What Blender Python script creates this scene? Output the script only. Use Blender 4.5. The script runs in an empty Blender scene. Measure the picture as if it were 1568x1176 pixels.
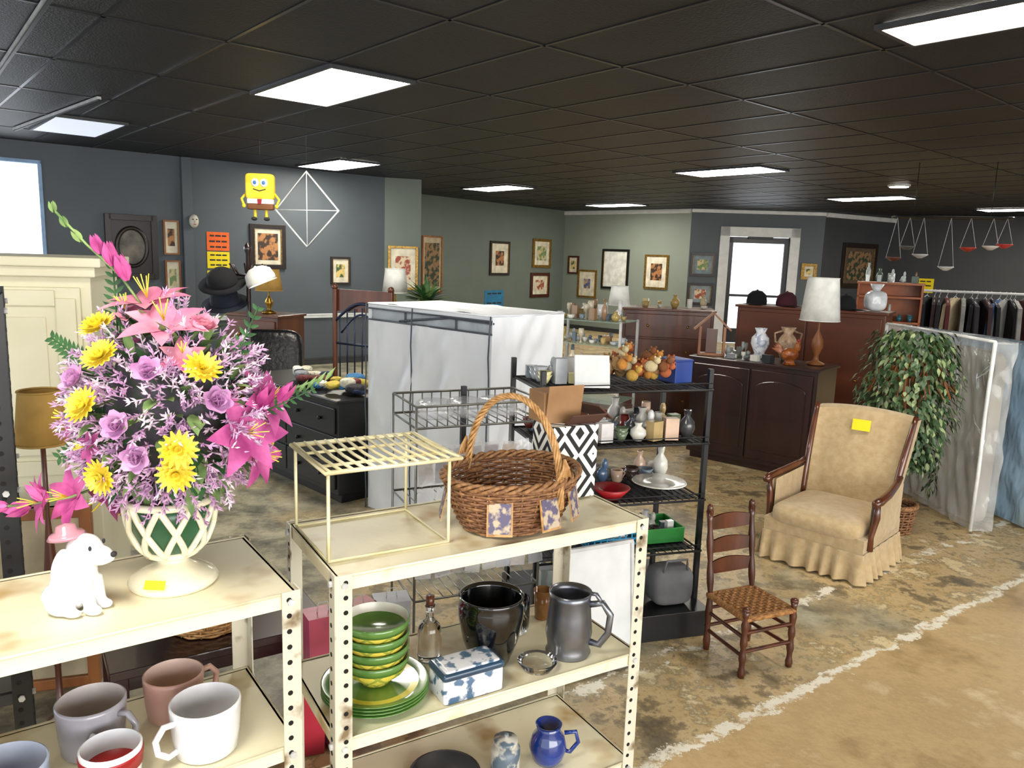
import bpy, math, random
from mathutils import Vector, Matrix
random.seed(7)
pi=math.pi; sin=math.sin; cos=math.cos
sc=bpy.context.scene
try:
    sc.view_settings.view_transform='Standard'
except Exception: pass
# ------------------------------------------------------------ camera
F=1180.0; p=math.radians(9.4); r=math.radians(1.9)
cam=bpy.data.cameras.new('camera'); co=bpy.data.objects.new('camera',cam); sc.collection.objects.link(co)
cam.lens=36*F/1568; cam.sensor_width=36; cam.clip_start=.02
Mc=Matrix.Rotation(pi/2-p,4,'X')@Matrix.Rotation(r,4,'Z'); Mc.translation=(0,0,1.65)
co.matrix_world=Mc; sc.camera=co
# ------------------------------------------------------------ materials
def lin(h):
    h=h.lstrip('#'); o=[]
    for i in (0,2,4):
        c=int(h[i:i+2],16)/255; o.append(c/12.92 if c<=.04045 else ((c+.055)/1.055)**2.4)
    return (*o,1)
MATS={}
def mat(name,h='808080',rough=.5,metal=0,h2=None,scale=8,bump=0,bs=40,stretch=(1,1,1),emit=0,trans=0,alpha=1,coat=0,lo=.35,hi=.65,sheen=0,bd=.02):
    if name in MATS: return MATS[name]
    m=bpy.data.materials.new(name); m.use_nodes=True; nt=m.node_tree; N=nt.nodes; L=nt.links
    b=N['Principled BSDF']; b.inputs['Roughness'].default_value=rough; b.inputs['Metallic'].default_value=metal
    c1=lin(h); c2=lin(h2) if h2 else tuple(x*.72 for x in c1[:3])+(1,)
    tc=N.new('ShaderNodeTexCoord'); mp=N.new('ShaderNodeMapping'); mp.inputs['Scale'].default_value=stretch
    L.new(tc.outputs['Object'],mp.inputs['Vector'])
    n=N.new('ShaderNodeTexNoise'); n.inputs['Scale'].default_value=scale; n.inputs['Detail'].default_value=3
    L.new(mp.outputs[0],n.inputs['Vector'])
    cr=N.new('ShaderNodeValToRGB'); cr.color_ramp.elements[0].position=lo; cr.color_ramp.elements[1].position=hi
    cr.color_ramp.elements[0].color=c2; cr.color_ramp.elements[1].color=c1
    L.new(n.outputs['Fac'],cr.inputs['Fac']); L.new(cr.outputs['Color'],b.inputs['Base Color'])
    if bump:
        n2=N.new('ShaderNodeTexNoise'); n2.inputs['Scale'].default_value=bs; n2.inputs['Detail'].default_value=2
        L.new(mp.outputs[0],n2.inputs['Vector'])
        bp=N.new('ShaderNodeBump'); bp.inputs['Strength'].default_value=bump; bp.inputs['Distance'].default_value=bd
        L.new(n2.outputs['Fac'],bp.inputs['Height']); L.new(bp.outputs[0],b.inputs['Normal'])
    if emit:
        b.inputs['Emission Color'].default_value=c1; b.inputs['Emission Strength'].default_value=emit
    if trans: b.inputs['Transmission Weight'].default_value=trans
    if alpha<1: b.inputs['Alpha'].default_value=alpha
    if coat: b.inputs['Coat Weight'].default_value=coat
    if sheen: b.inputs['Sheen Weight'].default_value=sheen
    MATS[name]=m; return m
def nodes(m): return m.node_tree.nodes,m.node_tree.links,m.node_tree.nodes['Principled BSDF']

# ------------------------------------------------------------ mesh builder
class B:
    def __init__(s,name): s.n=name; s.v=[]; s.f=[]; s.mi=[]; s.sm=[]; s.mats=[]
    def add(s,vs,fs,m,smooth=False,M=None):
        if m not in s.mats: s.mats.append(m)
        k=s.mats.index(m); o=len(s.v)
        if M is not None: vs=[M@Vector(q) for q in vs]
        s.v.extend([tuple(q) for q in vs])
        for f in fs: s.f.append(tuple(i+o for i in f)); s.mi.append(k); s.sm.append(smooth)
    def box(s,c,d,m,rz=0,rx=0,ry=0,tx=1,ty=1,M=None):
        x,y,z=d[0]/2,d[1]/2,d[2]/2
        vs=[(-x,-y,-z),(x,-y,-z),(x,y,-z),(-x,y,-z),(-x*tx,-y*ty,z),(x*tx,-y*ty,z),(x*tx,y*ty,z),(-x*tx,y*ty,z)]
        T=Matrix.Translation(c)@Matrix.Rotation(rz,4,'Z')@Matrix.Rotation(ry,4,'Y')@Matrix.Rotation(rx,4,'X')
        if M is not None: T=M@T
        s.add(vs,[(0,3,2,1),(4,5,6,7),(0,1,5,4),(1,2,6,5),(2,3,7,6),(3,0,4,7)],m,False,T)
    def cyl(s,a,b,r0,m,r1=None,n=12,smooth=True):
        r1=r0 if r1 is None else r1
        a=Vector(a);b=Vector(b);t=(b-a).normalized()
        u=t.orthogonal().normalized(); w=t.cross(u)
        vs=[];fs=[]
        for c,rr in((a,r0),(b,r1)):
            for i in range(n): vs.append(c+(u*cos(2*pi*i/n)+w*sin(2*pi*i/n))*rr)
        for i in range(n): j=(i+1)%n; fs.append((i,j,n+j,n+i))
        s.add(vs,fs,m,smooth); s.add(vs,[tuple(range(n-1,-1,-1)),tuple(range(n,2*n))],m)
    def lathe(s,pr,m,c=(0,0,0),n=24,sx=1,sy=1,M=None,smooth=True):
        vs=[];fs=[];k=len(pr)
        for (rr,z) in pr:
            for i in range(n): vs.append((c[0]+rr*sx*cos(2*pi*i/n),c[1]+rr*sy*sin(2*pi*i/n),c[2]+z))
        for q in range(k-1):
            for i in range(n):
                j=(i+1)%n; fs.append((q*n+i,q*n+j,(q+1)*n+j,(q+1)*n+i))
        if pr[0][0]>.001 and pr[0][1]<=min(z for _,z in pr)+1e-6: fs.append(tuple(range(n-1,-1,-1)))
        s.add(vs,fs,m,smooth,M)
    def tube(s,pts,r,m,n=6,closed=False):
        P=[Vector(q) for q in pts]; K=len(P); vs=[];fs=[]
        u=None
        for i in range(K):
            if closed: t=P[(i+1)%K]-P[i-1]
            else: t=P[min(i+1,K-1)]-P[max(i-1,0)]
            if t.length<1e-9: t=Vector((0,0,1))
            t.normalize()
            if u is None: u=t.orthogonal().normalized()
            else:
                u=u-t*u.dot(t)
                u=u.normalized() if u.length>1e-6 else t.orthogonal().normalized()
            w=t.cross(u); rr=r[i] if isinstance(r,(list,tuple)) else r
            for j in range(n): vs.append(P[i]+(u*cos(2*pi*j/n)+w*sin(2*pi*j/n))*rr)
        R=K if closed else K-1
        for i in range(R):
            a=i*n;b=((i+1)%K)*n
            for j in range(n): k=(j+1)%n; fs.append((a+j,a+k,b+k,b+j))
        if not closed: fs+= [tuple(range(n-1,-1,-1)),tuple((K-1)*n+j for j in range(n))]
        s.add(vs,fs,m,True)
    def rb(s,c,d,m,e=.3,nu=28,nv=14,rz=0,rx=0,ry=0,e2=None):
        e2=e if e2 is None else e2
        P=lambda q,k:(abs(q)**k)*(1 if q>=0 else -1)
        vs=[];fs=[]
        for j in range(nv+1):
            th=-pi/2+pi*j/nv
            for i in range(nu):
                ph=2*pi*i/nu
                vs.append((d[0]/2*P(cos(th),e2)*P(cos(ph),e),d[1]/2*P(cos(th),e2)*P(sin(ph),e),d[2]/2*P(sin(th),e2)))
        for j in range(nv):
            for i in range(nu):
                k=(i+1)%nu; fs.append((j*nu+i,j*nu+k,(j+1)*nu+k,(j+1)*nu+i))
        T=Matrix.Translation(c)@Matrix.Rotation(rz,4,'Z')@Matrix.Rotation(ry,4,'Y')@Matrix.Rotation(rx,4,'X')
        s.add(vs,fs,m,True,T)
    def ell(s,c,d,m,rz=0,rx=0,ry=0,nu=16,nv=10): s.rb(c,(d[0]*2,d[1]*2,d[2]*2),m,1,nu,nv,rz,rx,ry)
    def prism(s,poly,y0,y1,m,M=None):
        n=len(poly); vs=[(x,y0,z) for x,z in poly]+[(x,y1,z) for x,z in poly]
        fs=[tuple(range(n)),tuple(range(2*n-1,n-1,-1))]+[(i,i+n,(i+1)%n+n,(i+1)%n) for i in range(n)]
        s.add(vs,fs,m,False,M)
    def grid(s,fn,nu,nv,m,smooth=True):
        vs=[fn(i/nu,j/nv) for j in range(nv+1) for i in range(nu+1)]
        fs=[(j*(nu+1)+i,j*(nu+1)+i+1,(j+1)*(nu+1)+i+1,(j+1)*(nu+1)+i) for j in range(nv) for i in range(nu)]
        s.add(vs,fs,m,smooth)
    def petal(s,o,d,nr,L,W,curl,m,prof=(.2,.85,1,.6,0)):
        d=d.normalized(); sd=d.cross(nr)
        sd=sd.normalized() if sd.length>1e-5 else d.orthogonal().normalized()
        nn=sd.cross(d); k=len(prof)-1; vs=[];fs=[]
        for i,w in enumerate(prof):
            t=i/k; c=o+d*L*t*(1-.15*abs(curl)*t)+nn*(curl*L*t*t)
            vs+= [c-sd*W*.5*w+nn*W*.12*w,c,c+sd*W*.5*w+nn*W*.12*w]
        for i in range(k):
            a=i*3; fs+=[(a,a+1,a+4,a+3),(a+1,a+2,a+5,a+4)]
        s.add(vs,fs,m,True)
    def make(s,loc=(0,0,0),yaw=0,bevel=0,parent=None):
        me=bpy.data.meshes.new(s.n); me.from_pydata(s.v,[],s.f)
        for m in s.mats: me.materials.append(m)
        me.polygons.foreach_set('material_index',s.mi); me.polygons.foreach_set('use_smooth',s.sm); me.update()
        o=bpy.data.objects.new(s.n,me); sc.collection.objects.link(o)
        o.location=loc; o.rotation_euler=(0,0,yaw)
        if bevel:
            md=o.modifiers.new('bevel','BEVEL'); md.width=bevel; md.segments=2; md.limit_method='ANGLE'; md.angle_limit=.9
        if parent: o.parent=parent
        return o
D2=math.radians
# ------------------------------------------------------------ palette
blackmetal=mat('black_metal','17181a',.4,.3)
black=mat('black_paint','121214',.35)
white=mat('white_ceramic','f2f2f4',.15,coat=.5,h2='e8e8ec')
wtrim=mat('white_trim','dcdfe0',.5,h2='cfd3d4')
dwood=mat('dark_cherry_wood','33191a',.28,h2='200f10',scale=6,stretch=(1,1,.15),coat=.4)
mwood=mat('brown_wood','6b3a22',.35,h2='4a2414',scale=7,stretch=(1,1,.12),coat=.2)
rwood=mat('red_brown_wood','6f3a22',.4,h2='562c18',scale=5,stretch=(.2,1,1))
lwood=mat('honey_wood','9a6233',.4,h2='7a4622',scale=12,stretch=(1,1,.2))
gold=mat('gold_frame','a8853f',.35,.6,h2='6d5220',scale=40)
brass=mat('brass','b08a3c',.3,.9)
glass=mat('clear_glass','ffffff',.05,h2='ffffff',trans=1)
cream=mat('cream_paint','e2ddc2',.5,h2='d8d2b4',scale=3)
paperY=mat('yellow_paper','f2dc1e',.7,h2='eed40c'); paperO=mat('orange_paper','f0702a',.7,h2='e8601c')
ink=mat('ink','2a2a2a',.7)
straw=mat('wicker_tan','cca06a',.6,h2='a47844',scale=60)
red=mat('red_plastic','a81c24',.4); blue=mat('blue_glaze','1c3c94',.12,coat=.6,h2='122a6c'); green=mat('green_plastic','2f8a3c',.4)
# ------------------------------------------------------------ room
H=2.75
wallm=mat('wall_paint_slate','525a61',.6,h2='4e565c',scale=2,bump=.05,bs=120)
wallg=mat('wall_paint_sage','69736c',.6,h2='646e67',scale=2,bump=.05,bs=120)
wallb=mat('wall_paint_lit','8a948a',.6,h2='858e84',scale=2,bump=.05,bs=120)  # back wall's stronger lighting is put into this paler paint colour
walld=mat('wall_paint_charcoal','3f4246',.6,h2='3b3e42',scale=2)
pts=[(-10.3,5.08),(-5.74,8.80),(-2.0,11.85),(-1.47,12.0),(-1.95,14.73),(1.13,18.6),(3.59,16.27),(6.29,16.1),(8.3,17.35),(17.3,6.52)]
poly=[(-10.3,-4)]+pts+[(17.3,-4)]
def inside(x,y):
    c=False; n=len(poly)
    for i in range(n):
        (x1,y1),(x2,y2)=poly[i],poly[i-1]
        if (y1>y)!=(y2>y) and x<(x2-x1)*(y-y1)/(y2-y1)+x1: c=not c
    return c
def wall(name,A,Bp,m,holes=(),th=.12):
    A=Vector(A);Bp=Vector(Bp); d=Bp-A; L=d.length; yaw=math.atan2(d.y,d.x); b=B(name)
    def piece(x0,x1,z0,z1):
        if x1-x0>.001 and z1-z0>.001: b.box(((x0+x1)/2,th/2,(z0+z1)/2),(x1-x0,th,z1-z0),m)
    x=-.0
    for (h0,h1,z0,z1) in holes:
        piece(x,h0,0,H); piece(h0,h1,0,z0); piece(h0,h1,z1,H); x=h1
    piece(x,L,0,H)
    b.make((A.x,A.y,0),yaw); return (A,yaw,L)
W={}
W[0]=wall('wall_left',pts[0],pts[2],wallm,[(4.45,6.26,.95,2.55)])
t0=(Vector(pts[1])-Vector(pts[0])).length
W[1]=wall('wall_pillar',pts[2],pts[3],wallg)
wall('wall_return',pts[3],pts[4],wallg)
W[2]=wall('wall_back_left',pts[4],pts[5],wallg)
W[3]=wall('wall_back',pts[5],pts[6],wallb)
W[4]=wall('wall_entry',pts[6],pts[7],wallm,[(.80,2.03,0,2.21)])
W[5]=wall('wall_angled',pts[7],pts[8],walld)
W[6]=wall('wall_right',pts[8],pts[9],walld)
def onwall(k,t,z,off=0):
    A,yaw,L=W[k]
    if k==0: t+=t0
    return (A.x+cos(yaw)*t+sin(yaw)*off, A.y+sin(yaw)*t-cos(yaw)*off, z),yaw
def strip(name,k,t0_,t1_,z,h,d,m):
    b=B(name); (lx,ly,lz),yaw=onwall(k,t0_,z); b.box(((t1_-t0_)/2,-d/2,h/2),(t1_-t0_,d,h),m); b.box(((t1_-t0_)/2,-d*.7,h*.8),(t1_-t0_,d*.9,h*.25),m); b.make((lx,ly,lz),yaw,.004)
strip('trim_1',0,-1.0,4.83,.68,.06,.025,wtrim)
strip('trim_2',3,0,3.38,2.65,.09,.05,wtrim)
strip('trim_3',5,0,2.36,2.65,.09,.05,wtrim)
strip('trim_4',4,0,2.7,2.67,.07,.04,wtrim)
for k,nm in((0,'left'),(2,'back_left'),(3,'back'),(5,'angled'),(6,'right')):
    strip('baseboard_'+nm,k,0 if k else -4,{0:4.8,2:4.8,3:3.3,5:2.3,6:13}[k],0,.1,.02,mat('baseboard','3a3c3d',.5))
(q,yaw)=onwall(0,1.95,0); b=B('trim_pilaster'); b.box((0,-.04,H/2),(.12,.08,H-.01),wallm); b.make(q,yaw,.003)
# floor
fm=mat('worn_concrete','c8a468',.40,h2='a88450',scale=1.2,bump=.12,bs=25)
N,L_,bs=nodes(fm)
tc=[n for n in N if n.type=='TEX_COORD'][0]
def noise(scale,detail=6,rough=.6):
    n=N.new('ShaderNodeTexNoise'); n.inputs['Scale'].default_value=scale; n.inputs['Detail'].default_value=detail; n.inputs['Roughness'].default_value=rough
    L_.new(tc.outputs['Object'],n.inputs['Vector']); return n.outputs['Fac']
def ramp(src,els):
    c=N.new('ShaderNodeValToRGB'); e=c.color_ramp.elements
    while len(e)<len(els): e.new(.5)
    for i,(pos,col) in enumerate(els): e[i].position=pos; e[i].color=lin(col) if isinstance(col,str) else (col,col,col,1)
    L_.new(src,c.inputs['Fac']); return c.outputs['Color']
def mth(op,a,b_=0.0):
    n=N.new('ShaderNodeMath'); n.operation=op
    for i,x in enumerate((a,b_)):
        if isinstance(x,(int,float)): n.inputs[i].default_value=x
        else: L_.new(x,n.inputs[i])
    return n.outputs[0]
def mix(f,a,b_):
    n=N.new('ShaderNodeMixRGB'); L_.new(f,n.inputs[0]); L_.new(a,n.inputs[1]); L_.new(b_,n.inputs[2]); return n.outputs[0]
near=ramp(noise(1.7,9,.74),[(.3,'8a7450'),(.42,'ae9266'),(.5,'c4a87a'),(.56,'b89c70'),(.68,'dcc8a0')])
worn=ramp(noise(3.0,9,.74),[(.34,'5e5443'),(.43,'8c7a5a'),(.475,'c8b084'),(.53,'b89c6c'),(.545,'8c7c5c'),(.60,'e0cda2'),(.68,'ccb488')])
sx_=N.new('ShaderNodeSeparateXYZ'); L_.new(tc.outputs['Object'],sx_.inputs[0])
big=ramp(mth('SUBTRACT',noise(.9,3),mth('MULTIPLY',sx_.outputs[0],.075)),[(.42,0.0),(.56,1.0)])
grayc=ramp(noise(4,8,.72),[(.36,'57554a'),(.47,'7f7b6a'),(.53,'9c967f'),(.64,'b8b098')])
worn2=mix(big,worn,grayc)
dt=N.new('ShaderNodeVectorMath'); dt.operation='DOT_PRODUCT'; dt.inputs[1].default_value=(-.59,.81,0); L_.new(tc.outputs['Object'],dt.inputs[0])
nn=mth('ADD',dt.outputs['Value'],mth('MULTIPLY',mth('SUBTRACT',noise(3,8,.8),.5),.28))
msk=ramp(mth('SUBTRACT',nn,1.05),[(.50,0.0),(.54,1.0)])
base=mix(msk,near,worn2)
dist=mth('ABSOLUTE',mth('SUBTRACT',nn,1.575))
band=mth('MULTIPLY',mth('LESS_THAN',dist,.022),ramp(noise(16,6,.7),[(.40,0.0),(.5,1.0)]))
dist2=mth('ABSOLUTE',mth('SUBTRACT',nn,2.05))
band2=mth('MULTIPLY',mth('LESS_THAN',dist2,.03),ramp(noise(7,6,.7),[(.50,0.0),(.56,1.0)]))
wc=N.new('ShaderNodeRGB'); wc.outputs[0].default_value=lin('ece6d4')
base=mix(mth('MAXIMUM',band,band2),base,wc.outputs[0])
L_.new(base,bs.inputs['Base Color'])
n_=len(poly)
b=B('floor'); b.add([(x,y,0) for x,y in poly]+[(x,y,-.1) for x,y in poly],[tuple(range(n_-1,-1,-1)),tuple(range(n_,2*n_))]+[(i,(i+1)%n_,(i+1)%n_+n_,i+n_) for i in range(n_)],fm); b.make()
# ceiling
ceil=mat('black_ceiling_tile','17181b',.5,h2='101114',scale=3,bump=.25,bs=90)
b=B('ceiling'); b.add([(x,y,H) for x,y in poly]+[(x,y,H+.1) for x,y in poly],[tuple(range(n_)),tuple(range(2*n_-1,n_-1,-1))]+[(i,i+n_,(i+1)%n_+n_,(i+1)%n_) for i in range(n_)],ceil)
tb=mat('black_ceiling_grid','1e1f24',.3,metal=.2)
av=Vector((-.65,.76,0)).normalized(); bv=Vector((.76,.65,0)).normalized()
def bars(dirv,perp,off,step,n0,n1,w):
    for i in range(n0,n1):
        o=perp*(off+step*i); run=None
        for k in range(-34,34):
            P=o+dirv*(k*.61); Q=o+dirv*((k+1)*.61)
            ok=inside(P.x,P.y) and inside(Q.x,Q.y)
            if ok and run is None: run=P
            if (not ok or k==33) and run is not None:
                c=(run+P)/2; L=(P-run).length
                if L>.1: b.box((c.x,c.y,H-.002),(L,w,.006),tb,rz=math.atan2(dirv.y,dirv.x))
                run=None
bars(av,bv,2.566+.305,.61,-26,30,.02); bars(bv,av,5.016+.61,1.22,-14,14,.02)
b.make()
em=mat('light_diffuser','fff8ea',.5,h2='fff8ea',emit=30); em2=mat('light_diffuser_dim','dfe8f8',.5,h2='dfe8f8',emit=.75)
fr=mat('fixture_frame','cfd0d0',.4); frd=mat('fixture_frame_dark','3a3b3e',.4)
def panel(x,y,w=1.22,h=.61,m=em):
    b=B('ceiling_light_panel'); b.box((0,0,0),(w-.05,h-.05,.02),m)
    for sx in(-1,1): b.box((sx*(w/2-.0125),0,-.001),(.025,h,.024),frd)
    for sy in(-1,1): b.box((0,sy*(h/2-.0125),-.001),(w-.05,.025,.024),frd)
    b.make((x,y,H-.013),math.atan2(av.y,av.x))
for q in [(-1.31,5.48),(-2.33,10.22),(-.34,12.88),(1.96,15.9),(2.51,9.52),(5.56,12.5),(8.68,13.7),(-6.2,6.0),(6.4,8.4),(-1.0,.6)]: panel(*q)
panel(2.16,3.41,1.25,.40); panel(-4.24,7.65,m=em2)
b=B('recessed_ceiling_light'); b.lathe([(.12,0),(.14,.01),(.14,.03)],fr); b.lathe([(0,-.004),(.115,-.004),(.115,.01)],em); b.make((5.02,10.49,H-.03))
for (A_,B_) in [((-4.0,6.0),(-1.5,2.9)),((-5.0,7.9),(-3.2,6.1))]:
    b=B('ceiling_track'); v=Vector((B_[0]-A_[0],B_[1]-A_[1],0)); b.box((v.length/2,0,0),(v.length,.03,.02),fr); b.box((v.length/2,.0,-.015),(v.length,.015,.012),blackmetal); b.make((A_[0],A_[1],H-.018),math.atan2(v.y,v.x))
# window + door
wblue=mat('window_frame_blue','8fb0d8',.5)
(q,yaw)=onwall(0,-1.43,.95); b=B('window_1'); w_,h_=1.81,1.6
for x in(.02,w_-.02): b.box((x,.03,h_/2),(.04,.1,h_),wblue)
for z in(.02,h_-.02): b.box((w_/2,.03,z),(w_,.1,.04),wblue)
b.box((w_/2,-.03,-.02),(w_+.1,.12,.04),wtrim); b.make(q,yaw,.003)
(q,yaw)=onwall(4,.61,0); b=B('door_1'); 
for x in(.095,1.515): b.box((x,-.027,1.2),(.19,.05,2.4),wtrim)
b.box((.805,-.027,2.305),(1.61,.05,.19),wtrim)
for x in(.24,1.37): b.box((x,.05,1.1),(.09,.06,2.18),black)
b.box((.805,.05,2.14),(1.21,.06,.12),black); b.box((.805,.05,.16),(1.21,.06,.3),black); b.box((.805,.05,1.0),(1.1,.05,.05),black)
b.box((.82,.0,2.2),(.5,.08,.07),blackmetal)
b.make(q,yaw,.004)
# ------------------------------------------------------------ pictures
pal=[('b07a4a','3a2a22'),('6f8a5a','c8b890'),('9a4a3a','d8c8a8'),('d8c078','4a5a3a'),('4a5a88','b89a78'),('8a6a4a','2a3a2a')]
pc=0
def pic(name,k,t,z,w,h,fmt,f=.035,paper='e6dfc8',artsc=.55,pi_=None,off=.0):
    global pc
    b=B(name); d=.03
    for sx in(-1,1): b.box((sx*(w/2-f/2),-d/2,0),(f,d,h),fmt)
    for sz in(-1,1): b.box((0,-d/2,sz*(h/2-f/2)),(w-2*f,d,f),fmt)
    for sx in(-1,1): b.box((sx*(w/2-f*1.05),-d*.55,0),(f*.18,d*1.0,h-2*f),gold)
    b.box((0,-.006,0),(w-2*f,.012,h-2*f),mat('paper_'+paper,paper,.6))
    a=pal[pc%6] if pi_ is None else pal[pi_]; m=mat('art_%s'%a[0],a[0],.6,h2=a[1],scale=11,lo=.46,hi=.54)
    if artsc: b.box((0,-.0135,0),((w-2*f)*artsc,.004,(h-2*f)*artsc),m)
    q,yaw=onwall(k,t,z,.001); b.make(q,yaw,.003); pc+=1
darkf=mat('dark_frame','241a16',.35); redf=mat('mahogany_frame','4a1f16',.35)
pic('framed_print',0,1.755,1.745,.19,.43,lwood,.02); pic('framed_print',0,1.76,1.245,.19,.43,lwood,.02)
pic('framed_print',0,3.01,1.67,.5,.6,darkf,.06,artsc=.75,pi_=0)
pic('framed_print',0,4.09,1.36,.31,.40,darkf,.03)
pic('framed_print',1,.28,1.42,.46,.66,gold,.035,artsc=.6,pi_=2)
pic('framed_print',2,.50,1.44,.56,1.1,lwood,.03,'b8a98c',.8,pi_=5)
pic('framed_print',2,2.55,1.6,.66,.72,darkf,.05,artsc=.5); pic('framed_print',2,4.05,1.74,.7,.65,gold,.06,artsc=.6)
pic('framed_print',2,4.02,1.02,.72,.56,redf,.07)
pic('framed_print',3,.32,1.5,.32,.42,redf,.04); pic('framed_print',3,.75,1.08,.55,.64,gold,.04,artsc=.4)
pic('framed_print',3,1.53,1.44,.74,.89,black,.05,'eef0ea',.0); pic('framed_print',3,2.62,1.42,.6,.73,gold,.04,'efe8d4',.55)
pic('framed_print',4,.29,1.61,.5,.48,darkf,.05,'7f8f9a'); pic('framed_print',4,.28,1.0,.53,.45,darkf,.05,'8d9aa0')
pic('framed_print',4,2.46,1.54,.32,.33,gold,.06); pic('framed_print',5,1.23,1.69,1.2,.95,darkf,.1,'5a4a3a',.8,pi_=5)
b=B('oval_mirror_frame'); 
def ov(i,rx,rz,y): a=2*pi*i/40; return (rx*cos(a),y,rz*sin(a))
b.prism([(-.295,-.39),(.295,-.39),(.295,.39),(-.295,.39)],-.02,0,darkf)
for sx in(-1,1): b.box((sx*.26,-.03,0),(.07,.05,.78),darkf)
for sz in(-1,1): b.box((0,-.03,sz*.355),(.5,.05,.07),darkf)
b.tube([ov(i,.17,.23,-.035) for i in range(40)],.025,darkf,8,True)
b.prism([(.16*cos(2*pi*i/32),.22*sin(2*pi*i/32)) for i in range(32)],-.03,-.02,mat('old_photo','7a7264',.4,h2='2f2c28',scale=5))
q,yaw=onwall(0,1.29,1.61,.002); b.make(q,yaw,.003)
def sign(name,k,t,z,w,h,m,rows=3):
    b=B(name); b.box((0,-.004,0),(w,.006,h),m)
    for i in range(rows):
        zz=h*.3-i*h*.6/max(1,rows-1); 
        for j in range(3): b.box((-w*.27+j*w*.27,-.0078,zz),(w*(.2+.05*((i+j)%2)),.001,h*.09),ink)
    q,yaw=onwall(k,t,z,.002); b.make(q,yaw)
sign('orange_sign',0,2.34,1.717,.29,.24,paperO); sign('yellow_sign',0,2.34,1.475,.29,.215,paperY); sign('yellow_sign',0,2.34,1.216,.30,.24,paperY)
sign('yellow_sign',6,.74,1.32,.45,.3,paperY); sign('blue_sign',2,2.41,.75,.62,.34,mat('sign_blue','2d7fae',.5),2)
b=B('wall_mask'); b.ell((0,-.03,0),(.06,.05,.085),mat('mask_ivory','cfcabb',.4)); b.ell((-.022,-.075,.02),(.012,.008,.007),ink); b.ell((.022,-.075,.02),(.012,.008,.007),ink); b.ell((0,-.08,-.005),(.008,.014,.018),MATS['mask_ivory']); b.ell((0,-.072,-.04),(.018,.008,.006),red); q,yaw=onwall(0,2.01,1.96,.08); b.make(q,yaw)
# ------------------------------------------------------------ metal shelving
rust=mat('chipped_cream_metal','eee6c6',.45,h2='bb9a60',scale=4.5,bump=.08,bs=20,lo=.30,hi=.44)
rustp=mat('chipped_cream_post','d2cdba',.4,h2='7d6c50',scale=14,lo=.3,hi=.42)
hole=mat('hole_dark','15120f',.9)
def shelving(name,loc,yaw,Wd,Dp,levels,top,pm=rustp,sm=rust):
    b=B(name)
    for z in levels:
        b.box((Wd/2,Dp/2,z-.004),(Wd-.004,Dp-.004,.008),sm)
        b.box((Wd/2,.004,z-.018),(Wd,.006,.036),sm); b.box((Wd/2,Dp-.004,z-.018),(Wd,.006,.036),sm)
        b.box((.004,Dp/2,z-.018),(.006,Dp,.036),sm); b.box((Wd-.004,Dp/2,z-.018),(.006,Dp,.036),sm)
        b.tube([(0,0,z),(Wd,0,z),(Wd,Dp,z),(0,Dp,z)],.004,sm,6,True)
    for cx,sx in((0,1),(Wd,-1)):
        for cy,sy in((0,1),(Dp,-1)):
            x=cx-sx*.003; y=cy-sy*.003
            b.box((x+sx*.019,y-sy*.002,top/2),(.042,.003,top),pm); b.box((x-sx*.002,y+sy*.019,top/2),(.003,.042,top),pm)
            z=.03
            while z<top-.01:
                for (o,a) in(((x+sx*.024,y-sy*.0034,z),(0,-sy*.0008,0)),((x-sx*.0034,y+sy*.024,z),(-sx*.0008,0,0))):
                    b.cyl(o,(o[0]+a[0],o[1]+a[1],o[2]),.0062,hole,n=10)
                z+=.038
            for zz in levels:
                b.cyl((x+sx*.02,y-sy*.003,zz-.02),(x+sx*.02,y-sy*.011,zz-.02),.008,fr,n=6,smooth=False)
                b.cyl((x-sx*.003,y+sy*.02,zz-.02),(x-sx*.011,y+sy*.02,zz-.02),.008,fr,n=6,smooth=False)
    return b.make(loc,yaw)
yA=D2(31.2); NLA=Vector((-.403,1.734))
shelving('metal_shelving_unit',(NLA.x,NLA.y,0),yA,.96,.42,(.08,.45,.88),.886)
def A_(lx,ly,z): return (NLA.x+lx*cos(yA)-ly*sin(yA),NLA.y+lx*sin(yA)+ly*cos(yA),z)
yB=D2(35.9); FRB=Vector((-.475,1.656)); WB=.95
NLB=FRB-Vector((cos(yB),sin(yB)))*WB
shelving('metal_shelving_unit',(NLB.x,NLB.y,0),yB,WB,.40,(.06,.50,.88),.886)
def B_(lx,ly,z): return (FRB.x+lx*cos(yB)-ly*sin(yB),FRB.y+lx*sin(yB)+ly*cos(yB),z)
shelving('black_shelving_unit',(-2.07,1.30,0),D2(33),1.0,.4,(.5,1.05,1.5),1.52,blackmetal,mat('gray_shelf_metal','3a3c40',.4,.3))
# ------------------------------------------------------------ flower arrangement
lil=mat('lilac_petal','d4aed0',.6,h2='ba8cb8',scale=30); pink=mat('pink_lily','d266a6',.55,h2='a4387c',scale=18); pinkd=mat('coral_lily','e29cac',.55,h2='c8648e',scale=15)
yel=mat('yellow_mum','f4e25a',.6,h2='e4ca2c',scale=30); pur=mat('mauve_petal','d2a4cc',.55,h2='b87ab0',scale=20); lf=mat('silk_leaf','3a6a36',.6,h2='1f4422',scale=20); lf2=mat('sage_leaf','86a060',.6,h2='5a7a44',scale=20)
b=B('flower_arrangement')
vg=mat('green_vase_liner','2a6040',.3,h2='1e4a30'); vc=mat('cream_vase','efe9d0',.2,coat=.5,h2='e6dec0')
prof=[(.095,0),(.098,.008),(.09,.02),(.06,.035),(.035,.05),(.03,.062),(.05,.075)]
b.lathe(prof,vc,n=40); b.lathe([(.05,.075),(.072,.1),(.085,.135),(.091,.17),(.093,.2),(.08,.2),(0,.15)],vg,n=40)
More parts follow.
